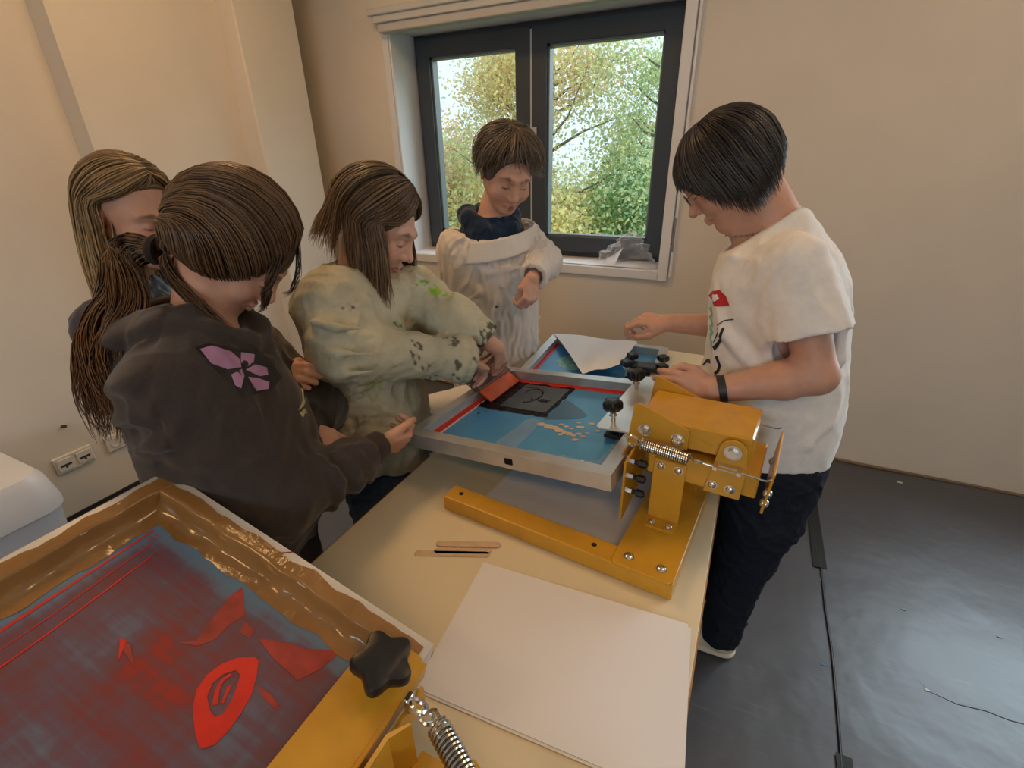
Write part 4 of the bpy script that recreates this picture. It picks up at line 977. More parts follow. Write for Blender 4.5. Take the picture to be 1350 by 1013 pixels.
def hfr(o, x, zback, left=False, sc=1.):
    x = nrm(x); z = np.asarray(zback, float); z = nrm(z-x*(z@x)); y = np.cross(z, x)   # right hand: thumb on +y
    return Fr(o, x, -y if left else y, z, sc)
def arm(S, sh, el, wr, sc=1., k=.02):
    sh, el, wr = V(*sh), V(*el), V(*wr)
    S.u(cone(sh, el, .046*sc, .036*sc), k); m = el+(wr-el)*.3
    S.u(cone(el, m, .036*sc, .038*sc), k); S.u(cone(m, wr, .038*sc, .0255*sc), k)
def leg(S, hip, kn, an, sc=1.):
    hip, kn, an = V(*hip), V(*kn), V(*an)
    S.u(cone(hip, kn, .078*sc, .052*sc), .02); m = kn+(an-kn)*.35; S.u(cone(kn, m, .052*sc, .053*sc), .02); S.u(cone(m, an, .053*sc, .036*sc), .02)
def E_(c, r, az, el, off=0.):
    a, e = math.radians(az), math.radians(el); return V(c[0]+(r[0]+off)*math.sin(a)*math.cos(e), c[1]+(r[1]+off)*math.cos(a)*math.cos(e), c[2]+(r[2]+off)*math.sin(e))
def spline(K, n):
    K = np.asarray(K, float); seg = np.r_[0, np.cumsum(np.linalg.norm(np.diff(K, axis=0), axis=1))]+np.arange(len(K))*1e-6
    t = np.linspace(0, seg[-1], n); m = np.gradient(K, seg, axis=0)
    i = np.clip(np.searchsorted(seg, t)-1, 0, len(K)-2); h = (seg[i+1]-seg[i]); u = ((t-seg[i])/h)[:, None]; h = h[:, None]
    return (2*u**3-3*u**2+1)*K[i]+(u**3-2*u**2+u)*h*m[i]+(-2*u**3+3*u**2)*K[i+1]+(u**3-u**2)*h*m[i+1]
def hair_family(guides, n, K=14, jit=.004, seed=0, radial=None, thick=.008, cut=.0):
    """strands interpolated between neighbouring guide curves, with thickness outward from the centre 'radial'"""
    r = np.random.default_rng(seed); Gd = np.array([spline(g, K) for g in guides]); m = len(Gd)
    s = r.uniform(0, m-1, n); i = np.minimum(s.astype(int), m-2); f = (s-i)[:, None, None]
    S_ = Gd[i]*(1-f)+Gd[i+1]*f
    if radial is not None:
        o = S_-np.asarray(radial); o /= np.linalg.norm(o, axis=2)[:, :, None]+1e-9; S_ = S_+o*(r.uniform(-.6, .6, n)*thick)[:, None, None]
    t = np.linspace(0, 1, K)[None, :, None]
    ph = r.uniform(0, 6.28, (n, 1, 3)); S_ = S_+jit*np.sin(ph+t*r.uniform(3, 9, (n, 1, 3)))*(.25+t)
    if cut:
        c = 1-r.uniform(0, cut, n); idx = np.linspace(0, 1, K)[None, :]*c[:, None]*(K-1); i0 = np.minimum(idx.astype(int), K-2); ff = (idx-i0)[:, :, None]
        S_ = np.take_along_axis(S_, i0[:, :, None].repeat(3, 2), 1)*(1-ff)+np.take_along_axis(S_, (i0+1)[:, :, None].repeat(3, 2), 1)*ff
    return S_
def hair_bundle(path, rads, n, K=18, seed=0, wave=.006, cut=.15, freq=9):
    r = np.random.default_rng(seed); P = spline(path, K); R = np.interp(np.linspace(0, 1, K), np.linspace(0, 1, len(rads)), rads)
    T_ = np.gradient(P, axis=0); T_ /= np.linalg.norm(T_, axis=1)[:, None]; u = np.cross(T_, V(.3, .2, .93)); u /= np.linalg.norm(u, axis=1)[:, None]+1e-9; w = np.cross(T_, u)
    a = r.uniform(0, 6.28, n); q = np.sqrt(r.uniform(.15, 1, n))
    S_ = P[None]+(q*np.cos(a))[:, None, None]*(u*R[:, None])[None]+(q*np.sin(a))[:, None, None]*(w*R[:, None])[None]
    t = np.linspace(0, 1, K)[None, :, None]; S_ = S_+wave*np.sin(r.uniform(0, 6.28, (n, 1, 3))+t*freq*r.uniform(.6, 1.4, (n, 1, 1)))*t
    c = 1-r.uniform(0, cut, n); idx = np.linspace(0, 1, K)[None, :]*c[:, None]*(K-1); i0 = np.minimum(idx.astype(int), K-2); ff = (idx-i0)[:, :, None]
    return np.take_along_axis(S_, i0[:, :, None].repeat(3, 2), 1)*(1-ff)+np.take_along_axis(S_, (i0+1)[:, :, None].repeat(3, 2), 1)*ff
def hair_obj(name, fams, parent, centre, cap=None, seed=0):
    """fams: (strands, width, base colour, tip colour, variation)"""
    r = np.random.default_rng(seed+99); Vs, Fs, Cs = [], [], []; base = 0
    for S_, wd, c0, c1, var in fams:
        n, K, _ = S_.shape
        t = np.gradient(S_, axis=1); t /= np.linalg.norm(t, axis=2)[:, :, None]+1e-9
        o = S_-np.asarray(centre); o = o-t*(o*t).sum(2)[:, :, None]; o /= np.linalg.norm(o, axis=2)[:, :, None]+1e-9; b = np.cross(t, o)
        pr = np.interp(np.linspace(0, 1, K), [0, .06, .75, 1], [.5, 1, .9, .15])[None, :, None]*(wd*r.uniform(.6, 1.3, n))[:, None, None]
        ring_ = np.stack([S_+o*pr*.6, S_-b*pr-o*pr*.2, S_+b*pr-o*pr*.2], 2)      # n,K,3,3
        Vs.append(ring_.reshape(-1, 3))
        idx = (np.arange(n)[:, None, None]*K+np.arange(K-1)[None, :, None])*3+np.arange(3)[None, None, :]
        nx = (np.arange(n)[:, None, None]*K+np.arange(K-1)[None, :, None])*3+((np.arange(3)+1) % 3)[None, None, :]
        Fs.append(np.stack([idx, nx, nx+3, idx+3], -1).reshape(-1, 4)+base); base += n*K*3
        tt = np.linspace(0, 1, K)[None, :, None, None]; v = 1+var*np.clip(r.normal(size=(n, 1, 1, 1)), -1.6, 1.9)
        col = (np.array(c0)*(1-tt)+np.array(c1)*tt)*v; Cs.append(np.broadcast_to(col, (n, K, 3, 3)).reshape(-1, 3))
    if cap is not None:
        v, q, c = cap; Vs.append(v); Fs.append(q+base); Cs.append(np.tile(np.array(c), (len(v), 1)))
    return np_mesh(name, np.concatenate(Vs), np.concatenate(Fs), m_hair, parent, np.clip(np.concatenate(Cs), .003, 1))
def cap_mesh(S, vox=.004):
    v, q = S.mesh(vox); v, q = clean(v, q); return relax(v, q, 2), q
def shoe(name, fr, m, parent, base, sole, extra=()):
    """fr at the heel on the floor: x inward side, y toe, z up"""
    S = Sdf(); S.u(fr(ell((0, .045, .045), (.034, .048, .045)))); S.u(fr(cone((0, .06, .05), (0, .20, .028), .038, .032, (0, 0, 1), .9)), .02); S.u(fr(ell((0, .21, .026), (.044, .055, .028))), .02)
    S.u(fr(cone((0, .035, .06), (0, .045, .10), .036, .040)), .015); S.sub(fr(cone((0, .042, .09), (0, .045, .14), .033, .036)), .004)
    S.cut(fr.w((0, 0, .020)), fr.d((0, 0, -1)), .002)
    S.u(fr(group([(cone((0, .035, .014), (0, .21, .014), .040, .047, (0, 0, 1), .35), .01)])), .004); S.cut(fr.w((0, 0, .001)), fr.d((0, 0, -1)), .002)
    it = [(lambda P: fr.loc(P)[:, 2]-.022, sole, .004)]+[(fr(p), c, s) for p, c, s in extra]
    return sdf_obj(name, S, .004, m, parent, base, it)
SKIN = (.60, .335, .235)
m_cloth = vmat('cotton_cloth', rough=.85, spec=.15, noise=.05, nscale=60, bump=.25, bscale=500, sheen=.15, bdist=.002)
m_fleece = vmat('fleece_cloth', rough=.95, spec=.1, noise=.10, nscale=120, bump=.3, bscale=700, sheen=.25, bdist=.002)
m_denim = vmat('denim_cloth', rough=.85, spec=.15, noise=.18, nscale=90, bump=.3, bscale=600, bdist=.002)
m_shoe = vmat('shoe_mesh', rough=.7, spec=.3, noise=.08, nscale=80, bump=.4, bscale=220, bdist=.003)
m_silver = mat('silver', (.75, .73, .70), rough=.2, metal=1.)
def person(S, vox, label, items):
    o = sdf_obj('person', S, vox, m_skin, None, SKIN, items, it=1, keep=False)
    return tag(o, label, 'person')
UP = V(0, 0, 1)
# ------------------------------------------------------------------ the woman in the white T-shirt
def woman():
    l, f, u = facing(-1, -.04, 42); H = Fr((-.090, 1.395, 1.514), l, f, u, 1.05)
    Ls, Rs = V(.085, 1.228, 1.335), V(.085, 1.562, 1.335)
    Le, Lw = V(.176, 1.185, 1.098), V(-.030, 1.145, 1.040); Re, Rw = V(.045, 1.60, 1.06), V(-.200, 1.525, 1.070)
    S = Sdf(); head(S, H, smile=1.)
    nb = V(.045, 1.393, 1.375); S.u(cone(H.w((0, -.030, -.045)), nb, .056, .066), .02); S.u(cone(H.w((0, .02, -.075)), V(-.005, 1.393, 1.34), .030, .045), .03)
    S.u(loft((.1, 1.393, 0), UP, (0, 1, 0), [(.80, 0, 0, .165, .145), (1.0, 0, .02, .155, .13), (1.2, 0, .03, .16, .13), (1.32, 0, .04, .15, .10), (1.385, 0, .05, .07, .05)]), .03)
    arm(S, Ls, Le, Lw, 1.12); arm(S, Rs, Re, Rw, 1.08)
    Hl = hfr(Lw, (-1, -.05, .02), (0, -.85, .45), left=True, sc=.93); gl, n1 = hand(Hl, (.35, .75, .5), thumb=[(.020, .024, -.010), (.050, .046, -.010), (.080, .050, -.014), (.104, .042, -.018)])
    Hr = hfr(Rw, (-1, -.10, .05), (.1, -.25, 1), sc=.95); gr, n2 = hand(Hr, [(.45, 1.0, .6), (.6, 1.0, .6), (.75, 1.0, .6), (.85, 1.0, .6)], thumb=[(.020, .024, -.012), (.052, .044, -.030), (.086, .040, -.044), (.110, .028, -.050)])
    S.u(gl, .012); S.u(gr, .012)
    S.u(chain([(.160, 1.31, .82), (.150, 1.295, .62), (.138, 1.300, .46), (.120, 1.312, .26), (.122, 1.313, .085)], [.078, .070, .055, .048, .036], .02), .02)
    S.u(chain([(.150, 1.475, .82), (.125, 1.490, .62), (.100, 1.500, .46), (.070, 1.515, .26), (.070, 1.520, .085)], [.078, .070, .055, .048, .036], .02), .02)
    it = face_paint(H, lip=(.42, .14, .13), brow=(.14, .10, .08), blush=(.58, .25, .19))+[(n, (.66, .38, .32), .004) for n in n1+n2]
    it.append((H(chain([(-.018, .0865, -.0700), (0, .0975, -.0703), (.018, .0865, -.0700)], [.0016, .0020, .0016])), (.75, .70, .64), .002))
    me = person(S, .003, 'woman in a white printed T-shirt and dark jeans bending over the press at right', it)
    # T-shirt
    T = Sdf(); T.u(loft((.1, 1.393, 0), UP, (0, 1, 0), [(.79, 0, -.005, .205, .186), (.86, 0, -.002, .205, .190), (.95, 0, .002, .200, .188), (1.03, 0, .0, .190, .172), (1.12, 0, .009, .190, .164), (1.20, 0, .021, .190, .162), (1.27, 0, .03, .190, .154), (1.33, 0, .042, .172, .132), (1.37, 0, .046, .12, .098), (1.41, 0, .052, .086, .070), (1.445, 0, .064, .072, .050)]), .03)
    for sh, el in ((Ls, Le), (Rs, Re)):
        d = nrm(el-sh); T.u(capped(cone(sh-UP*.004, sh+d*.22, .066, .092), sh+d*.158, d), .045)
        T.sub(cone(sh+d*.125, sh+d*.20, .064, .078), .004)
    T.disp(folds(3, .0042, .12, (0, .3, 1), .4))
    rg = np.array
    for a, b, c, r in (((-.07, 1.30, 1.27), (-.03, 1.24, 1.15), (.06, 1.21, 1.08), .010), ((-.04, 1.27, 1.33), (-.07, 1.33, 1.22), (-.07, 1.38, 1.13), .008), ((.20, 1.25, 1.25), (.22, 1.25, 1.12), (.20, 1.27, 1.0), .012), ((-.05, 1.24, 1.02), (.05, 1.20, .98), (.18, 1.22, .97), .010), ((-.06, 1.26, .92), (.08, 1.20, .88), (.2, 1.22, .9), .010)):
        T.u(chain([a, b, c], [r*.6, r, r*.5], .01), .02)
    T.sub(chain([H.w((0, -.03, -.045)), V(.030, 1.393, 1.43), V(-.005, 1.393, 1.345)], [.060, .066, .060], .02), .006); T.cut((-.03, 1.393, 1.350), (-.72, 0, .9), .004)
    T.cutf(lambda P: .812+.035*(P[:, 0]-.1)+.006*np.sin(P[:, 1]*30+P[:, 0]*17)-P[:, 2], .004)
    T.sub(loft((.1, 1.393, 0), UP, (0, 1, 0), [(.76, 0, -.005, .188, .168), (.83, 0, -.005, .188, .168)]), .003)
    ts = sdf_obj('t_shirt', T, .004, m_cloth, me, (.80, .775, .735), [], it=2)
    bv = BVHTree.FromPolygons([Vector(v.co) for v in ts.data.vertices], [tuple(p.vertices) for p in ts.data.polygons])
    # print on the front, laid along the shirt's left-front surface
    zf = nrm(V(-.22, -.97, .0)); xf = nrm(np.cross(UP, zf)); F = Fr((-.030, 1.28, 1.122), xf, UP, zf)
    m_pr = mat('print_red', (.55, .02, .03), rough=.6); m_pg = mat('print_green', (.20, .55, .42), rough=.6); m_pk = mat('print_black', (.012, .012, .014), rough=.6); m_pw = mat('print_white', (.86, .86, .88), rough=.7)
    def pd(n, polys, m, off, st=.006): return decal(n, polys, F, bv, m, ts, off=off, step=st, dist=.5)
    pd('print_red_lips', [[(-.060, .098), (-.045, .118), (-.022, .128), (-.002, .120), (.012, .100), (-.006, .092), (-.030, .086)]], m_pr, .0012)
    pd('print_white_heart', [[(-.048, .100), (-.040, .112), (-.026, .116), (-.018, .108), (-.030, .097)]], m_pw, .0020)
    for q in ([(-.052, .068), (-.038, .055), (-.046, .045), (-.034, .034), (-.040, .020)], [(-.040, .020), (-.030, .012), (-.036, -.004), (-.026, -.012), (-.024, -.030)]): pd('print_green_sprig', [stroke(q, .010, .007)], m_pg, .0012)
    for q, w0, w1 in (([(.028, .070), (.004, .060), (-.010, .045), (-.012, .028)], .003, .002), ([(.008, .045), (.004, .015), (-.006, -.010), (-.016, -.026)], .006, .011), ([(-.008, .028), (-.014, .008), (-.020, -.012)], .004, .002), ([(-.004, -.040), (.010, -.060), (.008, -.076), (.0, -.088)], .010, .006), ([(-.022, -.066), (-.040, -.080), (-.050, -.098)], .011, .003), ([(.004, -.092), (-.010, -.110), (-.024, -.130), (-.040, -.140)], .006, .004), ([(.024, -.098), (.008, -.118)], .005, .007), ([(-.004, -.112), (.002, -.130), (.010, -.142), (.022, -.140)], .006, .004), ([(-.050, -.136), (-.036, -.132)], .008, .008)):
        pd('print_black_line', [stroke(q, w0, w1)], m_pk, .0013, .005)
    # jeans
    J = Sdf(); J.u(loft((.155, 1.393, 0), UP, (0, 1, 0), [(.70, 0, .0, .168, .122), (.79, 0, .005, .172, .132), (.84, 0, .008, .160, .118), (.90, 0, .01, .14, .10)]), .03)
    J.u(chain([(.165, 1.308, .78), (.150, 1.295, .62), (.138, 1.300, .46), (.120, 1.312, .26), (.122, 1.313, .075)], [.108, .104, .080, .068, .060], .02), .03)
    J.u(chain([(.160, 1.478, .78), (.125, 1.490, .62), (.100, 1.500, .46), (.070, 1.515, .26), (.065, 1.520, .095)], [.115, .100, .078, .066, .060], .02), .03)
    J.disp(folds(21, .005, .07, (.3, 1, .1), .6)); J.cutf(lambda P: np.where(P[:, 1] < 1.41, .065, .085)+.15*(P[:, 0]-.12)-P[:, 2], .004)
    sdf_obj('jeans', J, .005, m_denim, me, (.016, .019, .030), [(cone((.28, 1.22, .9), (.28, 1.24, .78), .004), (.05, .06, .09), .006)])
    ex = [(cone((.036*s, .03, .028), (.04*s, .13, .026), .004), (.42, .36, .26), .006) for s in (-1, 1)]
    shoe('shoe', Fr((.172, 1.316, 0), (0, -1, 0), (-1, 0, 0), UP, 1.02), m_shoe, me, (.66, .60, .47), (.70, .64, .50), ex)
    rs = shoe('shoe', Fr((.115, 1.522, 0), (0, 1, 0), (-1, .03, 0), UP, 1.02), m_shoe, me, (.60, .55, .46), (.70, .64, .50), ex)
    # hair: bob with a fringe
    c, r = (0, -.010, .018), (.094, .108, .098); cr = E_(c, r, 180, 72)
    def gd(az):
        a = abs(az)
        el = np.interp(a, [0, 32, 55, 180], [10, 8, -10, -14]); hang = np.interp(a, [0, 38, 60, 85, 120, 150, 180], [0, 0, .060, .118, .100, .072, .060])
        pts = [cr+V(math.sin(math.radians(az))*.012, math.cos(math.radians(az))*.012, 0)]+[E_(c, r, az, e, .004) for e in np.linspace(70, el, 7)]
        e = pts[-1]
        if hang > 0: pts += [e+V(e[0]*.02, -.002+max(0, (a-100)/80)*.012, -hang*.55), e+V(-e[0]*.10, .004+max(0, (a-100)/80)*.034, -hang)]
        else: pts += [e+V(0, .004, -.010)]
        return np.array([H.w(p) for p in pts])
    gs = [gd(a) for a in np.linspace(-180, 180, 49)]
    C_ = Sdf(); C_.u(H(ell(c, (.089, .109, .089)))); C_.u(H(cone((-.060, -.03, -.015), (-.058, .0, -.050), .040, .030))); C_.u(H(cone((.060, -.03, -.015), (.058, .0, -.050), .040, .030)), .02); C_.u(H(ell((0, -.070, -.015), (.060, .026, .040))), .02)
    C_.sub(H(ell((0, .100, -.052), (.058, .075, .078))), .006); C_.sub(H(cone((0, .03, -.03), (0, .03, -.16), .055, .060)), .006)
    v, q = cap_mesh(C_, .004)
    hair_obj('hair', [(hair_family(gs, 1500, 13, .003, 1, H.w(c), .012, .06), .0021, (.040, .032, .028), (.060, .048, .040), .35)], me, H.w(c), (v, q, (.022, .018, .016)))
    # glasses
    m_gl = mat('glasses_frame', (.10, .09, .10), rough=.25, metal=.8)
    g = G()
    for s in (-1, 1): g.tube([H.w((s*.033+.021*math.cos(a), .106-.006*abs(math.cos(a))*s*math.copysign(1, s*math.cos(a))*.6-.004, .000+.0150*math.sin(a))) for a in [2*PI*i/20 for i in range(20)]], .0013, n=6, closed=True)
    g.tube([H.w((-.012, .103, .004)), H.w((0, .106, .006)), H.w((.012, .103, .004))], .0013, n=6)
    for s in (-1, 1): g.tube([H.w((s*.054, .099, .004)), H.w((s*.070, .080, .006)), H.w((s*.078, .0, .008)), H.w((s*.080, -.025, -.004))], .0013, n=6)
    gl_ = g.obj('glasses', m_gl, me, smooth=True)
    gm, nt, p = nodes('lens_glass'); p.inputs['Base Color'].default_value = (.9, .95, 1, 1); p.inputs['Alpha'].default_value = .16; p.inputs['Roughness'].default_value = .03
    for s in (-1, 1):
        g = G(); vs = [[g.bm.verts.new(H.w((s*.033+.020*math.cos(a), .1025-.004*math.cos(a)*s*.6+dy, .0145*math.sin(a)))) for a in [2*PI*i/20 for i in range(20)]] for dy in (0, .0012)]
        g.bm.faces.new(vs[0]); g.bm.faces.new(vs[1][::-1])
        for i in range(20): g.bm.faces.new((vs[0][i], vs[1][i], vs[1][(i+1) % 20], vs[0][(i+1) % 20]))
        g.obj('lens', gm, gl_)
    # necklace lying round the neck
    bvh = BVHTree.FromPolygons([Vector(v.co) for v in me.data.vertices], [tuple(p.vertices) for p in me.data.polygons])
    pts = []
    for i in range(64):
        a = 2*PI*i/64; o = V(.030, 1.393, 1.388)+V(math.cos(a)*.14, math.sin(a)*.14, .030*math.cos(a)-.003); d = V(.030, 1.393, 1.388+.02*math.cos(a))-o; hit = bvh.ray_cast(Vector(o), Vector(nrm(d)), .2)
        if hit[0] is not None: pts.append(np.array(hit[0])-nrm(d)*.0025)
    g = G()
    for i in range(len(pts)):
        if i % 2 == 0:
            a, b = pts[i], pts[(i+1) % len(pts)]; m_ = (a+b)/2; g.tube([a, m_+V(0, 0, .0022), b, m_-V(0, 0, .0022)], .0012, n=5, closed=True)
        else: g.tube([pts[i], pts[(i+1) % len(pts)]], .0011, n=5)
    g.obj('necklace', m_silver, me, smooth=True)
    w = nrm(Lw-Le); k_ = Lw-w*.020
    g = G(); q = Vector((0, 0, 1)).rotation_difference(Vector(w)).to_matrix().to_4x4(); M = Matrix.Translation(Vector(k_)) @ q; gg = G(M)
    rings = [[gg.bm.verts.new(M @ Vector((rr*math.cos(2*PI*i/28), rr*math.sin(2*PI*i/28), z))) for i in range(28)] for rr, z in ((.0300, -.009), (.0335, -.0085), (.0335, .0085), (.0300, .009))]
    for a in range(4):
        A, B = rings[a], rings[(a+1) % 4]
        for i in range(28): gg.bm.faces.new((A[i], A[(i+1) % 28], B[(i+1) % 28], B[i]))
    gg.obj('wristband', mat('wristband_black', (.02, .02, .022), rough=.5), me, smooth=True)
woman()
# ------------------------------------------------------------------ children round the table
def torso_dirs(fx, fy):
    f = nrm(V(fx, fy, 0)); return f, np.cross(f, UP)      # forward, own right
def sleeve(T, sh, el, wr, r0, r1, r2, r3, cut=.012, k=.035, hem=.004):
    d = nrm(wr-el); T.u(cone(sh, el, r0, r1), k); T.u(capped(cone(el, wr+d*.05, r1, r2), wr-d*cut, d), k)
def girl_hoodie():
    f, rt = torso_dirs(.78, .62); lt = -rt
    hl, hf, hu = facing(.80, .60, 52, -5); H = Fr((-0.957,0.677,1.397), hl, hf, hu, 1.05)
    nb = V(-1.005, .600, 1.265); ch = V(-1.015, .585, 1.20)
    Rs, Ls = ch+rt*.150+f*.0+UP*-.005, ch+lt*.150
    Re, Rw = V(-.795, .520, .920), V(-.757, .785, .905); Le, Lw = V(-.98, .82, .95), V(*(-0.931,0.713,0.949))
    S = Sdf(); head(S, H, kid=.6)
    S.u(cone(H.w((0, -.030, -.045)), nb, .050, .056), .02)
    S.u(loft((-1.0, .578, 0), UP, rt, [(.80, 0, 0, .13, .10), (1.0, 0, 0, .13, .10), (1.2, 0, 0, .13, .085), (1.27, 0, 0, .06, .05)]), .03)
    arm(S, Rs, Re, Rw, .92); arm(S, Ls, Le, Lw, .9)
    d = nrm(V(-.742, .905, .868)-Rw); Hr = hfr(Rw, d+V(.10, 0, 0), (.65, -.72, -.30), sc=.92)
    gr, n1 = hand(Hr, [(.75, .9, .5), (.8, .9, .5), (.85, .9, .5), (.9, .9, .5)], thumb=[(.020, .024, -.008), (.055, .046, -.010), (.085, .058, -.018), (.108, .058, -.026)])
    Hl = hfr(Lw, V(*(-0.819,0.767,0.879))-Lw, (-.3, -.5, .8), left=True, sc=.88); gl, n2 = hand(Hl, (.3, .5, .3))
    S.u(gr, .012); S.u(gl, .012)
    hips = [V(-.955, .545, .80)+rt*.085, V(-.955, .545, .80)+lt*.085]
    for h, kx in zip(hips, (0, .02)): S.u(cone(h, h+V(.02+kx, .01, -.38), .075, .05), .02); S.u(cone(h+V(.02+kx, .01, -.38), h+V(.0, .0, -.72), .05, .036), .02)
    me = person(S, .003, 'girl in a dark hoodie with a long ponytail gripping a corner of the middle screen', face_paint(H)+[(n, (.68, .40, .33), .004) for n in n1+n2])
    T = Sdf()
    o = V(-.985, .565, 0)
    T.u(loft(o+V(.045, -.02, .74)-V(0, 0, 0), (-.14, .05, 1), rt, [(.0, 0, 0, .150, .128), (.02, 0, 0, .158, .136), (.06, 0, .004, .182, .160), (.18, 0, .012, .186, .168), (.32, 0, .010, .184, .160), (.42, 0, .0, .182, .140), (.48, 0, -.004, .160, .110), (.53, 0, -.006, .105, .08), (.57, 0, -.008, .075, .065)]), .03)
    sleeve(T, Rs-UP*.01, Re, Rw-nrm(Rw-Re)*.03, .086, .068, .050, .034, k=.04); sleeve(T, Ls-UP*.01, Le, Lw-nrm(Lw-Le)*.03, .084, .066, .048, .034, k=.04)
    for t, r in ((.02, .074), (.30, .070), (.52, .064), (.72, .056)):      # bunched sleeve rolls near the elbow and cuff
        p = Re+(Rw-Re)*t; a = nrm(Rw-Re); n1_ = nrm(np.cross(a, UP)); n2_ = np.cross(n1_, a)
        T.u(chain([p+(n1_*math.cos(b)+n2_*math.sin(b))*(r-.004)+a*.022*math.sin(b*1.0+t*5) for b in np.linspace(-2.6, 1.2, 8)], [.004, .008, .011, .013, .013, .011, .008, .004], .008), .018)
    T.disp(folds(51, .0055, .12, (.2, .2, 1), .45))
    for e_, w_ in ((Re, Rw), (Le, Lw)):
        d = nrm(w_-e_); T.u(capped(capped(cone(w_-d*.06, w_+d*.02, .041, .039), w_+d*.008, d), w_-d*.05, -d), .012); T.sub(cone(w_-d*.012, w_+d*.03, .029, .032), .004)
    seam = capped(cone(Rs-nrm(Re-Rs)*.02, Re, .20), (0, 0, 5), (0, 0, 1))
    sp = Rs+(Re-Rs)*.36; sd = nrm(Re-Rs); T.disp(lambda P, d: d+np.where(np.linalg.norm(P-sp, axis=1) < .13, .0022*np.exp(-(((P-sp)@sd)/.0035)**2), 0))
    # hood lying on the back, a thick folded roll round the neck
    hd = [nb+rt*.085+f*.035+UP*-.01, nb+rt*.105-f*.03+UP*.0, nb+rt*.06-f*.105+UP*-.015, nb-f*.135+UP*-.03, nb+lt*.06-f*.105+UP*-.015, nb+lt*.105-f*.03, nb+lt*.085+f*.035+UP*-.01]
    T.u(chain(hd, [.026, .036, .044, .047, .044, .036, .026], .02), .012)
    T.u(chain([h+UP*-.050-f*.022+rt*(.012*(2-i)) for i, h in enumerate(hd[1:-1])], [.028, .044, .054, .044, .028], .02), .006)
    T.u(chain([hd[2]-f*.012-UP*.10, hd[3]-f*.008-UP*.135, hd[4]-f*.012-UP*.10], [.022, .030, .022], .02), .02)
    T.u(chain([hd[0], nb+rt*.055+f*.085-UP*.045, nb+f*.100-UP*.075, nb+lt*.055+f*.085-UP*.045, hd[-1]], [.024, .024, .022, .024, .024], .015), .012)
    T.disp(lambda P, d: d+np.where(((P-nb)@f < -.02) & (np.abs(P[:, 2]-nb[2]+.06) < .12), .006*np.sin((P[:, 2]-.45*(P@f))*95), 0))
    T.sub(chain([H.w((0, -.03, -.045)), nb+UP*.01, nb+f*.03+UP*.0], [.052, .060, .050], .02), .006)
    T.sub(chain([nb+UP*.03-f*.06, nb+UP*.03+f*.0], [.055, .06], .02), .012)
    ho = sdf_obj('hoodie', T, .004, m_fleece, me, (.052, .042, .038), [], it=2)
    bv = BVHTree.FromPolygons([Vector(v.co) for v in ho.data.vertices], [tuple(p.vertices) for p in ho.data.polygons])
    c3 = V(*(-0.898,0.590,1.178)); zf = nrm(V(0, 0, 1.56)-c3); xf = nrm(np.cross(UP, zf)); yf = np.cross(zf, xf); F = Fr(c3, xf, yf, zf)
    m_pu = mat('print_lilac', (.46, .25, .44), rough=.7, noise=.08, nscale=60); m_bk = mat('print_black_ink', (.010, .009, .010), rough=.6); m_ye = mat('print_pale_yellow', (.60, .56, .30), rough=.7)
    sc = .00158
    def px(q): return [((x-322)*sc, (482-y)*sc) for x, y in q]
    def fd(n, q, m, off): return decal(n, [px(q)], F, bv, m, ho, off=off, step=.007, dist=.45)
    fd('print_outline', [(279, 452), (292, 449), (322, 462), (336, 456), (352, 480), (362, 508), (345, 518), (312, 520), (306, 502), (296, 486)], m_bk, .0012)
    for q in ([(283, 455), (295, 453), (312, 463), (319, 474), (318, 484), (304, 483), (290, 473)], [(319, 478), (322, 466), (336, 471), (333, 480), (324, 485)], [(306, 490), (318, 486), (319, 494), (312, 508), (307, 503)], [(322, 488), (334, 484), (346, 491), (345, 500), (335, 499)], [(322, 497), (333, 501), (344, 509), (341, 517), (327, 516)]): fd('print_petal', q, m_pu, .0020)
    fd('print_flower_centre', blob(323, 481, 4.2, 12, .1, .8, 1.1), m_bk, .0028)
    for q in ([(381, 516), (386, 518), (393, 532), (392, 545), (383, 553), (370, 556), (381, 546), (386, 532)], [(371, 560), (381, 558), (384, 568), (379, 564), (374, 568)]): fd('print_moon', q, m_ye, .0014)
    for q in ([(384, 524), (389, 535), (384, 548)], [(387, 522), (391, 536), (388, 547)]): fd('print_moon_line', stroke(q, 1.6, 1.), m_bk, .0022)
    # trousers
    J = Sdf(); J.u(loft((-.955, .55, 0), UP, rt, [(.62, 0, 0, .15, .11), (.76, 0, 0, .158, .125), (.82, 0, 0, .14, .11)]), .03)
    for h, kx in zip(hips, (0, .02)): J.u(chain([h-UP*.02, h+V(.02+kx, .01, -.38), h+V(0, 0, -.74)], [.098, .082, .075], .02), .03)
    J.disp(folds(61, .006, .08, (0, 0, 1), .6)); J.cut((0, 0, .055), (0, 0, -1), .004)
    sdf_obj('trousers', J, .006, m_denim, me, (.050, .044, .042), [])
    for h in hips: shoe('shoe', Fr((h[0]-f[0]*.05, h[1]-f[1]*.05, 0), rt, f, UP, .95), m_shoe, me, (.05, .05, .055), (.5, .5, .5))
    # hair: combed back into a low ponytail
    c, r = (0, -.014, .030), (.099, .112, .102); tie = (0.0, -.088, -.112)
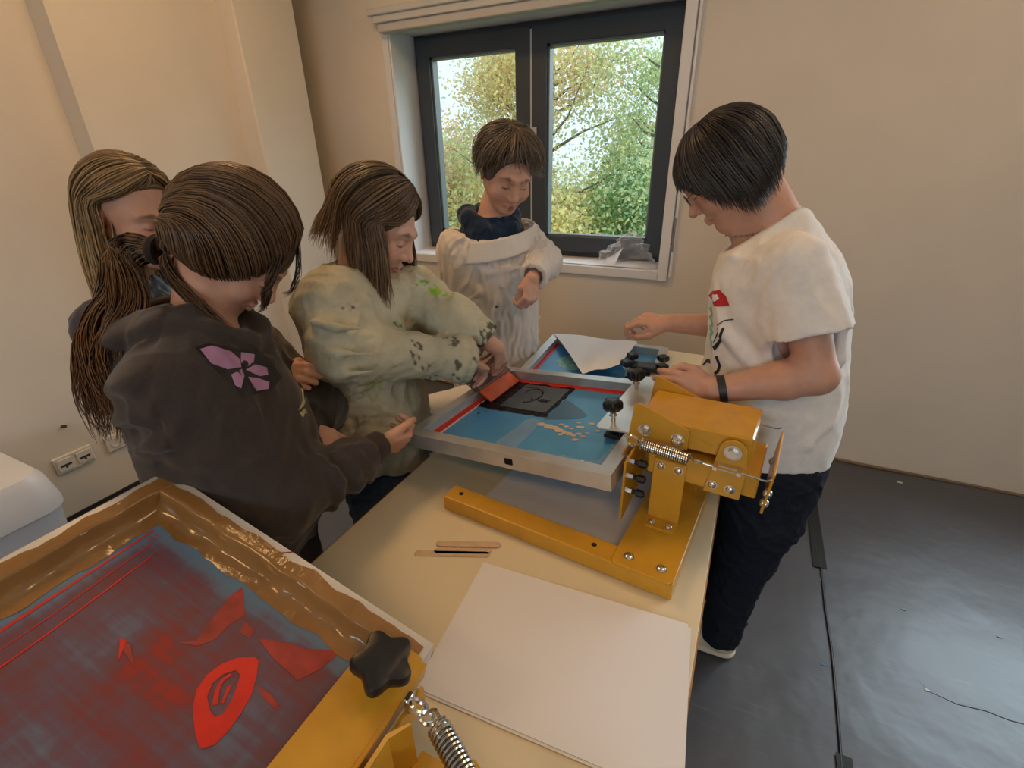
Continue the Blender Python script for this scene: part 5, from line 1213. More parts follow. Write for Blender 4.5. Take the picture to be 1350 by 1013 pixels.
    def gd(az):
        a = abs(az); el0 = np.interp(a, [0, 22, 38, 55, 72, 90, 110, 150], [40, 32, 2, -30, -48, -56, -56, -54])
        p0 = E_((0, 0, 0), (1, 1, 1), az, el0); p1 = nrm(V(.06*np.sign(az), -.80, -1.05)); pts = []; mel = np.interp(a, [0, 30, 60, 90, 120, 150], [84, 62, 36, 12, -10, -24]); M_ = E_((0, 0, 0), (1, 1, 1), np.sign(az+.01)*np.interp(a, [0, 60, 150], [150, 108, 140]), mel)*1.25
        for t in np.linspace(0, .94, 9):
            q = nrm((1-t)**2*p0+2*t*(1-t)*M_+t*t*p1); hz = math.hypot(q[0], q[1]); q = q*V(*([(1-.30*q[2]**2)/max(hz, .2)]*2), 1) if q[2] < 0 else q; b = .006*math.sin(PI*t)+(.004 if t > .05 else -.004)-(.010*max(0, t-.8)/.2)
            pts.append(V(*c)+q*(np.array(r)+b))
        pts.append(V(*tie)); return np.array([H.w(p) for p in pts])
    gs = [gd(a) for a in np.linspace(-150, 150, 41)]
    C_ = Sdf(); C_.u(H(ell(c, (.089, .108, .099)))); C_.u(H(ell((0, -.078, -.055), (.040, .032, .040))), .03); C_.u(H(ell((0, -.015, -.015), (.080, .066, .050))), .03)
    C_.cutf(lambda P: np.where(H.loc(P)[:, 1] > -.05, -.018+.35*np.maximum(H.loc(P)[:, 1], 0)-H.loc(P)[:, 2], -1.), .006); C_.sub(H(ell((0, .128, -.050), (.075, .082, .085))), .008); C_.sub(H(cone((0, .04, -.03), (0, .02, -.16), .055, .060)), .006)
    v, q = cap_mesh(C_)
    tw = H.w(tie); pony = [tw, tw+V(-.045, -.02, .008), V(*(-1.133,0.524,1.293)), V(*(-1.123,0.468,1.224)), V(*(-1.097,0.428,1.147)), V(*(-1.057,0.394,1.069))]
    pony2 = [tw, tw+V(-.040, -.03, -.012), V(*(-1.068,0.502,1.284)), V(*(-1.059,0.443,1.212)), V(*(-1.020,0.411,1.138)), V(*(-1.001,0.393,1.086))]
    wisp = [H.w(E_(c, r, -38, 36)), H.w((-.085, .098, .010)), H.w((-.075, .108, -.012)), H.w((-.060, .112, -.030)), H.w((-.066, .108, -.045))]
    wisp2 = [H.w(E_(c, r, 20, 44)), H.w((.0, .118, .035)), H.w((.0, .128, .005)), H.w((.006, .118, -.014))]
    nape = [[H.w((s*.05, -.08, -.05)), H.w((s*.052, -.06, -.085)), nb+rt*(-s*.06)+f*.03+UP*.03, nb+rt*(-s*.07)+f*.08-UP*.03] for s in (-1, 1)]
    c0, c1 = (.115, .066, .034), (.150, .085, .042)
    hair_obj('hair', [(hair_family(gs, 1700, 14, .0025, 5, H.w(c), .010), .0019, c0, c1, .38), (hair_bundle(pony, [.020, .034, .046, .050, .042, .018], 420, 20, 6, .010, .25), .0021, (.17, .095, .042), (.20, .095, .040), .35),
        (hair_bundle(pony2, [.018, .028, .036, .036, .030, .012], 260, 20, 8, .009, .3), .0020, (.17, .10, .045), (.17, .075, .032), .35), (hair_bundle(wisp, [.003, .010, .010, .006, .003], 40, 12, 9, .004), .0015, (.05, .028, .016), (.05, .028, .016), .3), (hair_bundle(wisp2, [.004, .008, .006, .003], 24, 12, 10, .004), .0014, (.05, .028, .016), (.05, .028, .016), .3),
        (hair_bundle(nape[0], [.010, .014, .014, .005], 60, 12, 11, .006), .0017, c0, c0, .3)], me, H.w(c), (v, q, (.060, .034, .018)))
    g = G(); ring(g, tw, nrm(np.array(pony[1])-tw), .022, .0085, 22); g.obj('hair_tie', mat('hair_tie', (.03, .022, .02), rough=.9), me, smooth=True)
girl_hoodie()
# ------------------------------------------------------------------ fair-haired girl behind
def girl_blonde():
    f, rt = torso_dirs(.88, .47); lt = -rt
    hl, hf, hu = facing(.93, .16, 16, 2); H = Fr((-1.465,0.779,1.433), hl, hf, hu, 1.04)
    hc = H.o; nb = hc-UP*.17-f*.055; ch = nb-UP*.075
    Rs, Ls = ch+rt*.150, ch+lt*.150
    Re, Rw = V(-1.27, .60, .93), V(*(-1.016,0.741,1.082)); Le, Lw = V(*(-1.134,0.807,1.106)), V(*(-1.088,0.778,1.080))+V(.0, .0, -.0)
    Le = Ls+V(.10, .04, -.22); Lw = V(*(-1.078,0.816,1.072))
    S = Sdf(); head(S, H, kid=.6)
    S.u(cone(H.w((0, -.030, -.045)), nb, .048, .054), .02)
    S.u(loft((nb[0], nb[1], 0), UP, rt, [(.75, 0, 0, .13, .09), (1.0, 0, 0, .12, .09), (nb[2]-.08, 0, 0, .13, .085), (nb[2], 0, 0, .06, .05)]), .03)
    arm(S, Rs, Re, Rw, .9); arm(S, Ls, Le, Lw, .9)
    gr, n1 = hand(hfr(Rw, (.95, .25, -.05), (.1, -.8, .6), sc=.88), [(1.0, 1.2, .8)]*4, thumb=[(.020, .024, -.010), (.050, .040, -.024), (.074, .030, -.034), (.090, .016, -.038)])
    gl, n2 = hand(hfr(Lw, (.5, -.8, -.25), (.4, .2, .8), left=True, sc=.88), [(.8, 1.0, .6)]*4)
    S.u(gr, .012); S.u(gl, .012)
    b0 = V(nb[0], nb[1], 0)
    hips = [b0+rt*.08+UP*.76, b0+lt*.08+UP*.76]
    for h in hips: S.u(cone(h, h-UP*.36, .072, .05), .02); S.u(cone(h-UP*.36, h-UP*.69, .05, .036), .02)
    me = person(S, .003, 'girl with loose blonde hair and a dark jacket, half hidden behind another girl', face_paint(H)+[(n, (.68, .40, .33), .004) for n in n1+n2])
    T = Sdf(); z = nb[2]
    T.u(loft(b0, UP, rt, [(.70, 0, 0, .165, .125), (.85, 0, 0, .165, .13), (1.0, 0, 0, .165, .13), (z-.12, 0, 0, .17, .12), (z-.05, 0, 0, .13, .09), (z, 0, 0, .07, .065), (z+.02, 0, 0, .065, .06)]), .03)
    sleeve(T, Rs-UP*.01, Re, Rw-nrm(Rw-Re)*.04, .075, .060, .045, .036); sleeve(T, Ls-UP*.01, Le, Lw-nrm(Lw-Le)*.06, .075, .060, .050, .040)
    T.disp(folds(71, .006, .07, (.5, 0, 1), .5)); T.sub(cone(H.w((0, -.03, -.045)), nb, .052, .058), .006)
    d = nrm(Lw-Le); k_ = Lw-d*.10
    sdf_obj('jacket', T, .005, vmat('jacket_nylon', rough=.38, spec=.5, noise=.1, nscale=40), me, (.030, .036, .058), [(lambda P: -((P-k_)@d)+np.where(np.linalg.norm(P-Lw, axis=1) < .16, 0, 1), (.012, .011, .011), .01)])
    J = Sdf(); J.u(loft(b0, UP, rt, [(.60, 0, 0, .15, .11), (.74, 0, 0, .155, .12), (.78, 0, 0, .14, .11)]), .03)
    for h in hips: J.u(chain([h-UP*.02, h-UP*.36, h-UP*.71], [.095, .075, .068], .02), .03)
    J.cut((0, 0, .05), (0, 0, -1), .004); tr = sdf_obj('trousers', J, .007, m_denim, me, (.020, .020, .024), [])
    for h in hips: shoe('shoe', Fr((h[0]-f[0]*.05, h[1]-f[1]*.05, 0), rt, f, UP, .95), m_shoe, me, (.5, .5, .5), (.6, .6, .6))
    c, r = (0, -.014, .028), (.086, .106, .102)
    def gd(az):
        a = abs(az); s = np.sign(az) if az != 0 else 1
        root = E_(c, r, 0, np.interp(a, [0, 40, 90, 180], [48, 60, 80, 100])); el = np.interp(a, [0, 40, 180], [10, -2, -8]); e_az = np.interp(a, [0, 30, 180], [80, 96, 180])*s
        p0 = nrm((root-V(*c))/np.array(r)); p1 = E_((0, 0, 0), (1, 1, 1), e_az, el); om = math.acos(np.clip(p0@p1, -1, .9999)); pts = []
        for t in np.linspace(0, 1, 8):
            q = (math.sin((1-t)*om)*p0+math.sin(t*om)*p1)/math.sin(om); q = nrm(q-V(0, 0, .30*math.sin(PI*t)*max(0, 1-a/70))); pts.append(H.w(V(*c)+q*(np.array(r)+.006)))
        e = pts[-1]; out = nrm(V(e[0]-hc[0], e[1]-hc[1], 0))
        L = .30
        for t in (.2, .5, .8, 1.): pts.append(e-UP*L*t+out*(.022*math.sin(min(1, t*1.4)*PI*.5))-f*.012*t)
        return np.array(pts)
    gs = [gd(a) for a in np.linspace(-180, 180, 45) if abs(a) > 3]
    C_ = Sdf(); C_.u(H(ell(c, (.082, .102, .098)))); C_.cutf(lambda P: np.where(H.loc(P)[:, 1] > -.03, .034+.75*H.loc(P)[:, 1]-H.loc(P)[:, 2], -1.)*1., .006); C_.sub(H(cone((0, .03, -.03), (0, .03, -.16), .055, .060)), .006)
    v, q = cap_mesh(C_)
    hair_obj('hair', [(hair_family(gs, 1500, 18, .006, 15, hc, .014, .15), .0022, (.235, .150, .070), (.36, .235, .105), .32)], me, hc, (v, q, (.15, .095, .045)))
girl_blonde()
# ------------------------------------------------------------------ girl in the painted smock with the squeegee
def girl_smock():
    f, rt = torso_dirs(.90, .30); lt = -rt
    hl, hf, hu = facing(.93, .22, 30, 3); H = Fr((-0.954,1.117,1.387), hl, hf, hu, 1.10)
    hc = H.o; ch = V(-1.02, 1.07, 1.195); nb = V(-1.01, 1.075, 1.265)
    Rs, Ls = V(*(-0.996,0.930,1.212)), V(*(-0.935,1.222,1.172))
    Re, Rw = V(*(-0.923,0.883,1.101)), V(*(-0.700,1.143,1.012)); Le, Lw = V(*(-0.790,1.215,1.094)), V(*(-0.667,1.258,1.014))
    S = Sdf(); head(S, H, kid=.6)
    S.u(cone(H.w((0, -.030, -.045)), nb, .048, .056), .02); S.u(cone(Rs, Ls, .05, .05), .03)
    S.u(loft((-1.01, 1.04, 0), UP, rt, [(.78, 0, 0, .13, .09), (1.0, 0, 0, .12, .09), (1.2, 0, 0, .13, .085), (1.27, 0, 0, .06, .05)]), .03)
    arm(S, Rs, Re, Rw, .92); arm(S, Ls, Le, Lw, .92)
    t1, t2 = V(*SQ.translation)+V(*SQ.col[0].xyz)*-.035+V(*SQ.col[1].xyz)*.085, V(*SQ.translation)+V(*SQ.col[0].xyz)*.055+V(*SQ.col[1].xyz)*.095
    bz = V(*SQ.col[2].xyz); bz = bz if bz[0] > 0 else -bz
    crl = [(.75, .75, .35), (.8, .75, .35), (.85, .75, .35), (.9, .8, .4)]; thm = [(.020, .024, -.012), (.048, .036, -.034), (.072, .030, -.050), (.092, .022, -.060)]
    hr = hfr(Rw, (t1-Rw)+V(.03, 0, .045), (.25, -.35, .9), sc=.95); gr, n1 = hand(hr, crl, thumb=thm)
    hl_ = hfr(Lw, (t2-Lw)+V(.03, 0, .035), (.55, -.1, .8), left=True, sc=.95); gl, n2 = hand(hl_, crl, thumb=thm)
    S.u(gr, .012); S.u(gl, .012)
    b0 = V(-1.0, 1.03, 0); hips = [b0+rt*.085+UP*.78, b0+lt*.085+UP*.78]; kn = [hips[0]+V(.03, -.02, -.36), hips[1]+V(.07, .0, -.35)]
    for h, k_ in zip(hips, kn): S.u(cone(h, k_, .072, .05), .02); S.u(cone(k_, h+V(.02, 0, -.70), .05, .036), .02)
    me = person(S, .003, 'girl in a paint-stained beige smock pulling the squeegee across the screen with both hands', face_paint(H)+[(n, (.68, .40, .33), .004) for n in n1+n2])
    T = Sdf()
    T.u(loft(V(-1.005, 1.04, 0), UP, rt, [(.66, 0, .01, .215, .175), (.80, 0, .005, .205, .165), (.95, 0, 0, .195, .155), (1.10, 0, 0, .180, .140), (1.19, 0, 0, .155, .115), (1.25, 0, 0, .10, .085), (1.29, 0, 0, .075, .07)]), .04)
    T.u(cone(Rs, Ls, .062, .062), .04)
    sleeve(T, Rs-UP*.01, Re, Rw-nrm(Rw-Re)*.02, .088, .078, .052, .04, k=.05); sleeve(T, Ls-UP*.01, Le, Lw-nrm(Lw-Le)*.02, .085, .070, .050, .04, k=.05)
    d = nrm(Rw-Re)
    d2 = nrm(Lw-Le); T.sub(cone(Lw-d2*.05, Lw+d2*.06, .036, .042), .003)
    T.disp(folds(81, .0058, .105, (.1, .2, 1), .4)); T.disp(folds(83, .0022, .034, (.2, .1, 1), .5))
    # cloth gathered at the crook of the near arm and along the forearm
    for a, b, c_, r in ((Re+V(-.02, -.07, .05), Re+V(.06, -.075, .03), Re+V(.16, -.05, .03), .011), (Re+V(-.03, -.07, .0), Re+V(.05, -.08, -.03), Re+V(.15, -.06, -.01), .012), (Re+V(-.01, -.07, .10), Re+V(.05, -.06, .09), Re+V(.10, -.02, .08), .010), (Le+V(-.02, -.06, .03), Le+V(.03, -.06, .0), Le+V(.07, -.04, -.03), .010), (Le+V(-.06, -.05, .05), Le+V(-.01, -.07, .03), Le+V(.05, -.05, .02), .010)):
        T.u(chain([a, b, c_], [r*.2, r*.5, r*.2], .01), .045)
    for k_ in range(7):
        a = -1.1+.36*k_; e = rt*math.cos(a)*.17+f*math.sin(a)*.15
        T.u(chain([V(-1.005, 1.04, 1.02)+e*.93, V(-1.0, 1.035, .85)+e*1.06, V(-1.0, 1.035, .66)+e*1.18], [.004, .012, .016], .01), .03)
    o = Rw-d*.035; e1 = nrm(np.cross(d, UP)); e2 = np.cross(e1, d)
    for s_, rr, tb in ((-.030, .050, .015), (.0, .056, .0185), (.026, .055, .015)):
        T.u(chain([o+d*(s_+.004*math.sin(3*b))+(e1*math.cos(b)+e2*math.sin(b))*rr for b in np.linspace(0, 2*PI, 17)], [tb]*17, .004), .006)
    T.sub(cone(o-d*.0, o+d*.08, .036, .044), .004)
    T.sub(cone(H.w((0, -.03, -.045)), nb, .054, .060), .006); T.cutf(lambda P: .70+.02*np.sin(P[:, 0]*14+P[:, 1]*9)-P[:, 2], .004)
    T.sub(loft(V(-1.005, 1.04, 0), UP, rt, [(.62, 0, 0, .195, .15), (.72, 0, 0, .195, .15)]), .003)
    base = (.47, .445, .325); r = np.random.default_rng(4); stains = []
    dk, gr_, yl, pu = (.06, .055, .05), (.16, .36, .05), (.50, .45, .12), (.05, .03, .12)
    for i in range(34):
        t = r.uniform(.45, .98); a = r.uniform(0, 6.28); p = Re+(Rw-Re)*t+r.normal(size=3)*.004; n_ = nrm(np.cross(Rw-Re, UP)); m_ = np.cross(nrm(Rw-Re), n_); stains.append((ell(p+(n_*math.cos(a)+m_*math.sin(a))*(.080-.026*t), V(*r.uniform(.006, .013, 3))), (.12, .115, .09), .008))
    for i in range(46):
        t = r.uniform(.55, 1.0); a = r.uniform(0, 6.28); p = Le+(Lw-Le)*t; n_ = nrm(np.cross(Lw-Le, UP)); m_ = np.cross(nrm(Lw-Le), n_); stains.append((ell(p+(n_*math.cos(a)+m_*math.sin(a))*(.072-.02*t), V(*r.uniform(.007, .016, 3))), (.10, .11, .085), .008))
    for (u_, p, rr, col) in ((0, V(*(-0.894,0.902,1.204)), (.006, .006, .014), pu), (0, V(*(-0.907,0.900,1.213)), (.012, .004, .003), dk), (0, V(*(-0.816,1.182,1.196)), (.03, .03, .012), (.28, .48, .06)), (0, V(*(-0.855,1.176,1.221)), (.018, .02, .008), gr_), (0, V(*(-0.789,1.191,1.187)), (.012, .02, .008), (.20, .40, .05)), (0, V(*(-0.841,1.049,1.131)), (.014, .02, .018), (.05, .16, .07)), (0, V(*(-0.856,1.040,1.127)), (.010, .02, .010), (.10, .20, .08)), (0, V(*(-0.859,0.893,1.061)), (.02, .03, .012), yl), (0, V(*(-0.849,0.884,0.987)), (.03, .04, .05), (.40, .38, .20)), (0, V(*(-0.925,0.827,0.998)), (.04, .05, .06), (.38, .36, .25))):
        stains.append((ell(p, rr), col, .012))
    wn = Wav(5, .022, 8); stains = [((lambda P, p=p: p.fn(P)+.0055*wn(P)), c_, s_) for p, c_, s_ in stains]
    m_sm = vmat('smock_cloth', rough=.88, spec=.12, noise=.16, nscale=14, bump=.35, bscale=420, bdist=.002)
    sdf_obj('painting_smock', T, .004, m_sm, me, base, stains, it=2)
    J = Sdf(); J.u(loft(b0, UP, rt, [(.62, 0, 0, .15, .11), (.76, 0, 0, .155, .12), (.80, 0, 0, .14, .11)]), .03)
    for h, k_ in zip(hips, kn): J.u(chain([h-UP*.02, k_, h+V(.02, 0, -.72)], [.095, .076, .070], .02), .03)
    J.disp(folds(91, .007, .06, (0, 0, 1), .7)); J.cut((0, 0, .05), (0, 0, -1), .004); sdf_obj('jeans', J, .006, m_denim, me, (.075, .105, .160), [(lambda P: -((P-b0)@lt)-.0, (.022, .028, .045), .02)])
    for h in hips: shoe('shoe', Fr((h[0]-f[0]*.05+.02, h[1]-f[1]*.05, 0), rt, f, UP, .95), m_shoe, me, (.10, .10, .11), (.6, .6, .6))
    c, r_ = (0, -.014, .028), (.084, .106, .102)
    def gd(az):
        a = abs(az); s = np.sign(az) if az != 0 else 1
        root = E_(c, r_, 8, np.interp(a, [0, 40, 90, 180], [46, 60, 80, 100])); el = np.interp(a, [0, 40, 180], [6, -6, -10]); e_az = np.interp(a, [0, 30, 180], [58, 74, 180])*s
        p0 = nrm((root-V(*c))/np.array(r_)); p1 = E_((0, 0, 0), (1, 1, 1), e_az, el); om = math.acos(np.clip(p0@p1, -1, .9999)); pts = []
        for t in np.linspace(0, 1, 8):
            q = (math.sin((1-t)*om)*p0+math.sin(t*om)*p1)/math.sin(om); q = nrm(q-V(0, 0, .30*math.sin(PI*t)*max(0, 1-a/70))); pts.append(H.w(V(*c)+q*(np.array(r_)+.006)))
        e = pts[-1]; out = nrm(V(e[0]-hc[0], e[1]-hc[1], 0)); L = np.interp(a, [0, 60, 110, 180], [.23, .24, .12, .10]); bk = np.interp(a, [0, 80, 130, 180], [0, 0, .05, .06])
        for t in (.25, .55, .8, 1.): pts.append(e-UP*L*t+out*(.012+bk*t)*math.sin(min(1, t*1.4)*PI*.5)-f*.010*t)
        return np.array(pts)
    gs = [gd(a) for a in np.linspace(4, 180, 23)]; gs2 = [gd(a) for a in np.linspace(-180, -96, 11)]; gs3 = [gd(a) for a in np.linspace(-80, -4, 10)]
    C_ = Sdf(); C_.u(H(ell(c, (.080, .102, .098)))); C_.sub(H(ell((0, .112, -.022), (.066, .086, .098))), .006); C_.sub(H(cone((0, .03, -.03), (0, .03, -.16), .055, .060)), .006)
    v, q = cap_mesh(C_)
    c0, c1 = (.105, .066, .036), (.175, .105, .055)
    hair_obj('hair', [(hair_family(gs, 700, 18, .005, 25, hc, .012, .2), .0020, c0, c1, .36), (hair_family(gs2, 560, 18, .005, 26, hc, .012, .2), .0020, c0, (.22, .145, .07), .36), (hair_family(gs3, 420, 18, .005, 27, hc, .010, .25), .0019, c0, c1, .36)], me, hc, (v, q, (.070, .044, .025)))
girl_smock()
# ------------------------------------------------------------------ boy in the white smock by the window
def boy():
    f, rt = torso_dirs(.80, -.60); lt = -rt
    hl, hf, hu = facing(.72, -.69, 30, 6); H = Fr((-0.866,1.761,1.498), hl, hf, hu, 1.12)
    hc = H.o; nb = V(-.945, 1.775, 1.335); b0 = V(-.945, 1.775, 0)
    Rs, Ls = nb+rt*.150-UP*.085, nb+lt*.150-UP*.085
    Le, Lw = V(*(-0.739,1.810,1.169)), V(*(-0.714,1.648,1.143)); Re, Rw = Rs+V(.02, -.01, -.25), Rs+V(.09, .07, -.44)
    S = Sdf(); head(S, H, kid=1.)
    S.u(cone(H.w((0, -.030, -.045)), nb, .046, .054), .02)
    S.u(loft(b0, UP, rt, [(.75, 0, 0, .12, .085), (1.0, 0, 0, .11, .085), (1.24, 0, 0, .12, .08), (1.33, 0, 0, .06, .05)]), .03)
    arm(S, Ls, Le, Lw, .88); arm(S, Rs, Re, Rw, .88)
    gl, n1 = hand(hfr(Lw, (.05, -.45, -.9), (.75, -.3, .35), left=True, sc=.92), [(.9, 1.1, .7)]*4, thumb=[(.020, .024, -.010), (.050, .036, -.022), (.072, .026, -.032), (.088, .014, -.036)]); S.u(gl, .012)
    gr, n2 = hand(hfr(Rw, (.15, .1, -1), (-.6, -.6, 0), sc=.85), (.5, .7, .4)); S.u(gr, .012)
    hips = [b0+rt*.08+UP*.78, b0+lt*.08+UP*.78]
    for h in hips: S.u(cone(h, h-UP*.36, .07, .048), .02); S.u(cone(h-UP*.36, h-UP*.70, .048, .034), .02)
    me = person(S, .003, 'boy with short brown hair and a white smock looking down in front of the window', face_paint(H, blush=(.62, .33, .25))+[(n, (.68, .40, .33), .004) for n in n1+n2])
    # navy hood and shirt showing above the smock
    N = Sdf(); N.u(loft(b0, UP, rt, [(1.05, 0, 0, .150, .115), (1.20, 0, 0, .160, .115), (1.29, 0, 0, .130, .09), (1.34, 0, 0, .085, .07)]), .03)
    hd = [nb+rt*.060+f*.070-UP*.035, nb+rt*.095+f*.0+UP*.0, nb+rt*.07-f*.075+UP*.005, nb-f*.10, nb+lt*.07-f*.075+UP*.005, nb+lt*.095+UP*.0, nb+lt*.060+f*.070-UP*.035]
    N.u(chain(hd, [.022, .032, .038, .040, .038, .032, .022], .015), .02); N.disp(folds(101, .004, .05)); N.sub(cone(H.w((0, -.03, -.045)), nb-UP*.0, .054, .060), .006)
    sdf_obj('hooded_shirt', N, .004, m_fleece, me, (.014, .030, .062), [])
    T = Sdf()
    T.u(loft(b0, UP, rt, [(.50, 0, .0, .195, .165), (.70, 0, .0, .190, .160), (.90, 0, .005, .185, .155), (1.05, 0, .01, .185, .150), (1.15, 0, .008, .195, .140), (1.22, 0, .004, .190, .130), (1.265, 0, .0, .165, .118)]), .03)
    T.u(cone(Rs-UP*.02, Re, .075, .070), .05); T.u(cone(Re, Re+(Rw-Re)*.5, .068, .055), .04)
    sleeve(T, Ls-UP*.02, Le, Lw-nrm(Lw-Le)*.0, .075, .068, .046, .04, cut=.006, k=.04)
    d = nrm(Lw-Le); T.sub(cone(Lw-d*.03, Lw+d*.06, .034, .040), .003)
    T.disp(folds(111, .0070, .085, (.1, 0, 1), .45))
    P3 = lambda a, h, rr=1.: b0+(rt*math.cos(a)*.185+f*math.sin(a)*.15)*rr+UP*h
    for a0, h0, a1, h1, a2, h2, r in ((.3, 1.18, .9, 1.08, 1.5, 1.02, .012), (.2, 1.08, .8, .98, 1.3, .96, .014), (.5, 1.00, .9, .88, 1.3, .72, .014), (1.2, 1.20, 1.5, 1.05, 1.7, .90, .010), (1.8, 1.15, 1.9, .95, 2.0, .75, .012), (.1, .95, .5, .80, .9, .65, .014), (2.3, 1.1, 2.2, .9, 2.3, .7, .012), (.5, 1.22, 1.1, 1.15, 1.7, 1.16, .009)):
        T.u(chain([P3(a0, h0), P3(a1, h1, 1.03), P3(a2, h2, 1.02)], [r*.5, r, r*.5], .01), .022)
    T.sub(loft(b0, UP, rt, [(1.10, 0, .0, .145, .10), (1.24, 0, 0, .155, .105), (1.30, 0, 0, .16, .108)]), .006)
    # the turned-over collar band across the chest
    cb = [P3(a, 1.262-.030*math.cos((a-.9)*.6)*0+(.012 if a > 1.5 else 0), 1.0) for a in np.linspace(-.9, 3.6, 20)]
    n_ = np.random.default_rng(6); st = [(ell(P3(1.15, 1.155, 1.02), (.006, .006, .008)), (.10, .09, .10), .006), (ell(P3(1.25, 1.02, 1.05), (.008, .008, .005)), (.05, .05, .06), .006), (ell(P3(.75, 1.14, 1.02), (.004, .004, .005)), (.2, .18, .18), .006), (ell(P3(1.55, 1.03, 1.05), (.005, .005, .005)), (.3, .28, .28), .006)]
    m_ws = vmat('white_smock_cloth', rough=.9, spec=.1, noise=.05, nscale=18, bump=.3, bscale=420, bdist=.002)
    sm = sdf_obj('painting_smock', T, .004, m_ws, me, (.68, .64, .595), st, it=2)
    bv = BVHTree.FromPolygons([Vector(v.co) for v in sm.data.vertices], [tuple(p.vertices) for p in sm.data.polygons])
    K = Sdf(); pl = []
    for a in np.linspace(-.75, 3.5, 24):
        top = P3(a, 1.283-.026*math.cos(a-.4), .95); bot = P3(a, 1.222-.034*math.cos(a-.4), 1.075); pl.append((top, bot))
    for (a, b), (c_, d_) in zip(pl, pl[1:]): K.u(group([(cone(a+(b-a)*t, c_+(d_-c_)*t, .0055), .003) for t in np.linspace(0, 1, 14)]), .004)
    sdf_obj('collar', K, .0035, m_ws, sm, (.70, .66, .60), [])
    J = Sdf(); J.u(loft(b0, UP, rt, [(.62, 0, 0, .14, .105), (.76, 0, 0, .15, .115), (.80, 0, 0, .13, .10)]), .03)
    for h in hips: J.u(chain([h-UP*.02, h-UP*.36, h-UP*.73], [.09, .072, .066], .02), .03)
    J.cut((0, 0, .05), (0, 0, -1), .004); sdf_obj('trousers', J, .007, m_denim, me, (.03, .04, .06), [])
    for h in hips: shoe('shoe', Fr((h[0]-f[0]*.05, h[1]-f[1]*.05, 0), rt, f, UP, .95), m_shoe, me, (.3, .3, .32), (.6, .6, .6))
    c, r = (0, -.012, .028), (.088, .106, .100); cr = E_(c, r, 200, 70)
    def gd(az):
        a = abs(az); el = np.interp(az, [-180, -150, -110, -80, -62, -45, -20, 5, 25, 45, 65, 85, 110, 150, 180], [-38, -36, -24, -20, -8, 14, 32, 26, 12, 8, 2, -14, -24, -36, -38])
        sw = np.interp(az, [-180, -90, -40, 0, 40, 90, 180], [0, -6, -16, 22, 20, 6, 0])
        pts = [cr]+[E_(c, r, az+sw*t, e, .006+.010*math.sin(PI*t)) for t, e in zip(np.linspace(.1, 1, 7), np.linspace(66, el, 7))]
        e = pts[-1]; o = nrm(V(e[0], e[1], 0))
        fr_ = 1 if -10 < az < 62 else (.35 if a < 60 else .0)
        pts += [e+o*(.012*fr_-.001)+V(.006*fr_, 0, -.016), e+o*(.016*fr_-.005*(1-fr_))+V(.014*fr_, 0, -.030+.006*fr_)]
        return np.array([H.w(p) for p in pts])
    gs = [gd(a) for a in np.linspace(-180, 180, 41)]
    C_ = Sdf(); C_.u(H(ell(c, (.084, .101, .096)))); C_.sub(H(ell((0, .118, -.005), (.086, .094, .088))), .006); C_.sub(H(cone((0, .03, -.04), (0, .03, -.16), .060, .064)), .006)
    v, q = cap_mesh(C_)
    hair_obj('hair', [(hair_family(gs, 1100, 13, .008, 35, H.w(c), .020, .22), .0022, (.120, .088, .060), (.190, .140, .092), .36)], me, H.w(c), (v, q, (.055, .04, .027)))
boy()
# ================================================================== light, sky, camera
w = bpy.data.worlds.new('sky'); SC.world = w; w.use_nodes = True; nt = w.node_tree
bg = nt.nodes['Background']; tc = nt.nodes.new('ShaderNodeTexCoord')
nz = nt.nodes.new('ShaderNodeTexNoise'); nz.inputs['Scale'].default_value = 3.5; nz.inputs['Detail'].default_value = 5
nt.links.new(tc.outputs['Generated'], nz.inputs['Vector'])
rp = nt.nodes.new('ShaderNodeValToRGB'); rp.color_ramp.elements[0].position = .35; rp.color_ramp.elements[1].position = .7
rp.color_ramp.elements[0].color = (.66, .83, .95, 1); rp.color_ramp.elements[1].color = (.88, .95, 1, 1)
nt.links.new(nz.outputs['Fac'], rp.inputs['Fac']); nt.links.new(rp.outputs['Color'], bg.inputs['Color']); bg.inputs['Strength'].default_value = 1.3
def area(name, loc, size, power, col, look, sy=None, spread=180):
    l = bpy.data.lights.new(name, 'AREA'); l.energy = power; l.color = col; l.size = size
    if sy: l.shape = 'RECTANGLE'; l.size_y = sy
    l.spread = math.radians(spread)
    o = bpy.data.objects.new(name, l); COL.objects.link(o); o.location = loc
    o.rotation_euler = (Vector(look)-Vector(loc)).to_track_quat('-Z', 'Z' if abs((Vector(look)-Vector(loc)).normalized().z) < .9 else 'Y').to_euler(); return o
WARM, COOL = (1., .57, .24), (.72, .86, 1.)
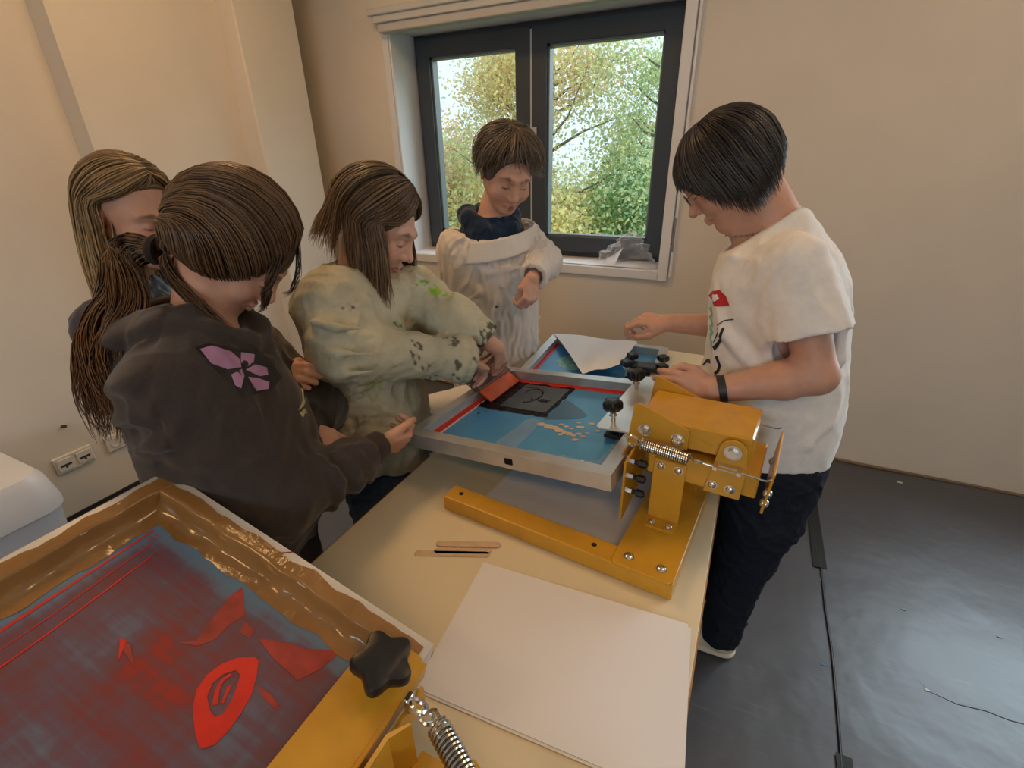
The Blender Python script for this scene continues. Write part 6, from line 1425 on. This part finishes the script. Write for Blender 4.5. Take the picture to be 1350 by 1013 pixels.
# warm ceiling luminaires (real fittings, above the frame) and daylight at the windows
m_lum, lnt, lp = nodes('luminaire_glow'); lp.inputs['Emission Color'].default_value = (*WARM, 1); lp.inputs['Emission Strength'].default_value = 3
for i, (x, y) in enumerate(((-1.6, 1.3), (.9, 1.5), (-1.6, -1.2), (.9, -1.2))):
    e = tag(G().box((x-.3, y-.3, ZC-.05), (x+.3, y+.3, ZC-.001), .004).obj('ceiling_light', m_ceil), 'square ceiling light panel above the work tables', 'ceiling light', 'ceiling light panels'); 
    G().box((x-.27, y-.27, ZC-.056), (x+.27, y+.27, ZC-.05)).obj('diffuser', m_lum, e)
    area('ceiling_lamp', (x, y, ZC-.06), .54, (12 if x < 0 else 7) if y > 0 else 7.5, WARM, (x, y, 0))
area('daylight_second_window', (1.94, WY+.36, 1.585), 1.55, 75, COOL, (1.5, 0, .9), 1.2)
pt = area('window_portal', (-1.28, WY+.33, 1.585), 1.6, 1, COOL, (-1.28, 0, 1.585), 1.24); pt.data.cycles.is_portal = True
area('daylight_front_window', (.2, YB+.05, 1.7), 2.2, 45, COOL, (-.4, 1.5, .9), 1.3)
s_ = bpy.data.lights.new('bright_overcast_sun', 'SUN'); s_.energy = 3.0; s_.angle = math.radians(60); s_.color = (.86, .94, 1.)
so_ = bpy.data.objects.new('bright_overcast_sun', s_); COL.objects.link(so_); so_.location = (3, 9, 8); so_.rotation_euler = Vector((-.40, -.75, -.62)).to_track_quat('-Z', 'Y').to_euler()
cam = bpy.data.cameras.new('camera'); co = bpy.data.objects.new('camera', cam); COL.objects.link(co); SC.camera = co
cam.sensor_width = 36; cam.lens = 36*645/1350; cam.clip_start = .02
R3 = [(.901853, .168375, -.397883), (.431585, -.393483, .811730), (-.019885, -.903782, -.427532)]   # rows: world axes in (right, down, forward)
Mx = Matrix.Identity(4)
for i in range(3): Mx[i][0] = R3[i][0]; Mx[i][1] = -R3[i][1]; Mx[i][2] = -R3[i][2]
Mx[0][3], Mx[1][3], Mx[2][3] = 0, 0, 1.56
co.matrix_world = Mx
vs_ = SC.view_settings; vs_.view_transform = 'Standard'; vs_.look = 'None'; vs_.gamma = 1; vs_.use_curve_mapping = False; vs_.exposure = .05
SC.cycles.use_denoising = True; SC.cycles.max_bounces = 8; SC.cycles.transparent_max_bounces = 12; SC.cycles.sample_clamp_indirect = 4; SC.cycles.caustics_reflective = False; SC.cycles.caustics_refractive = False
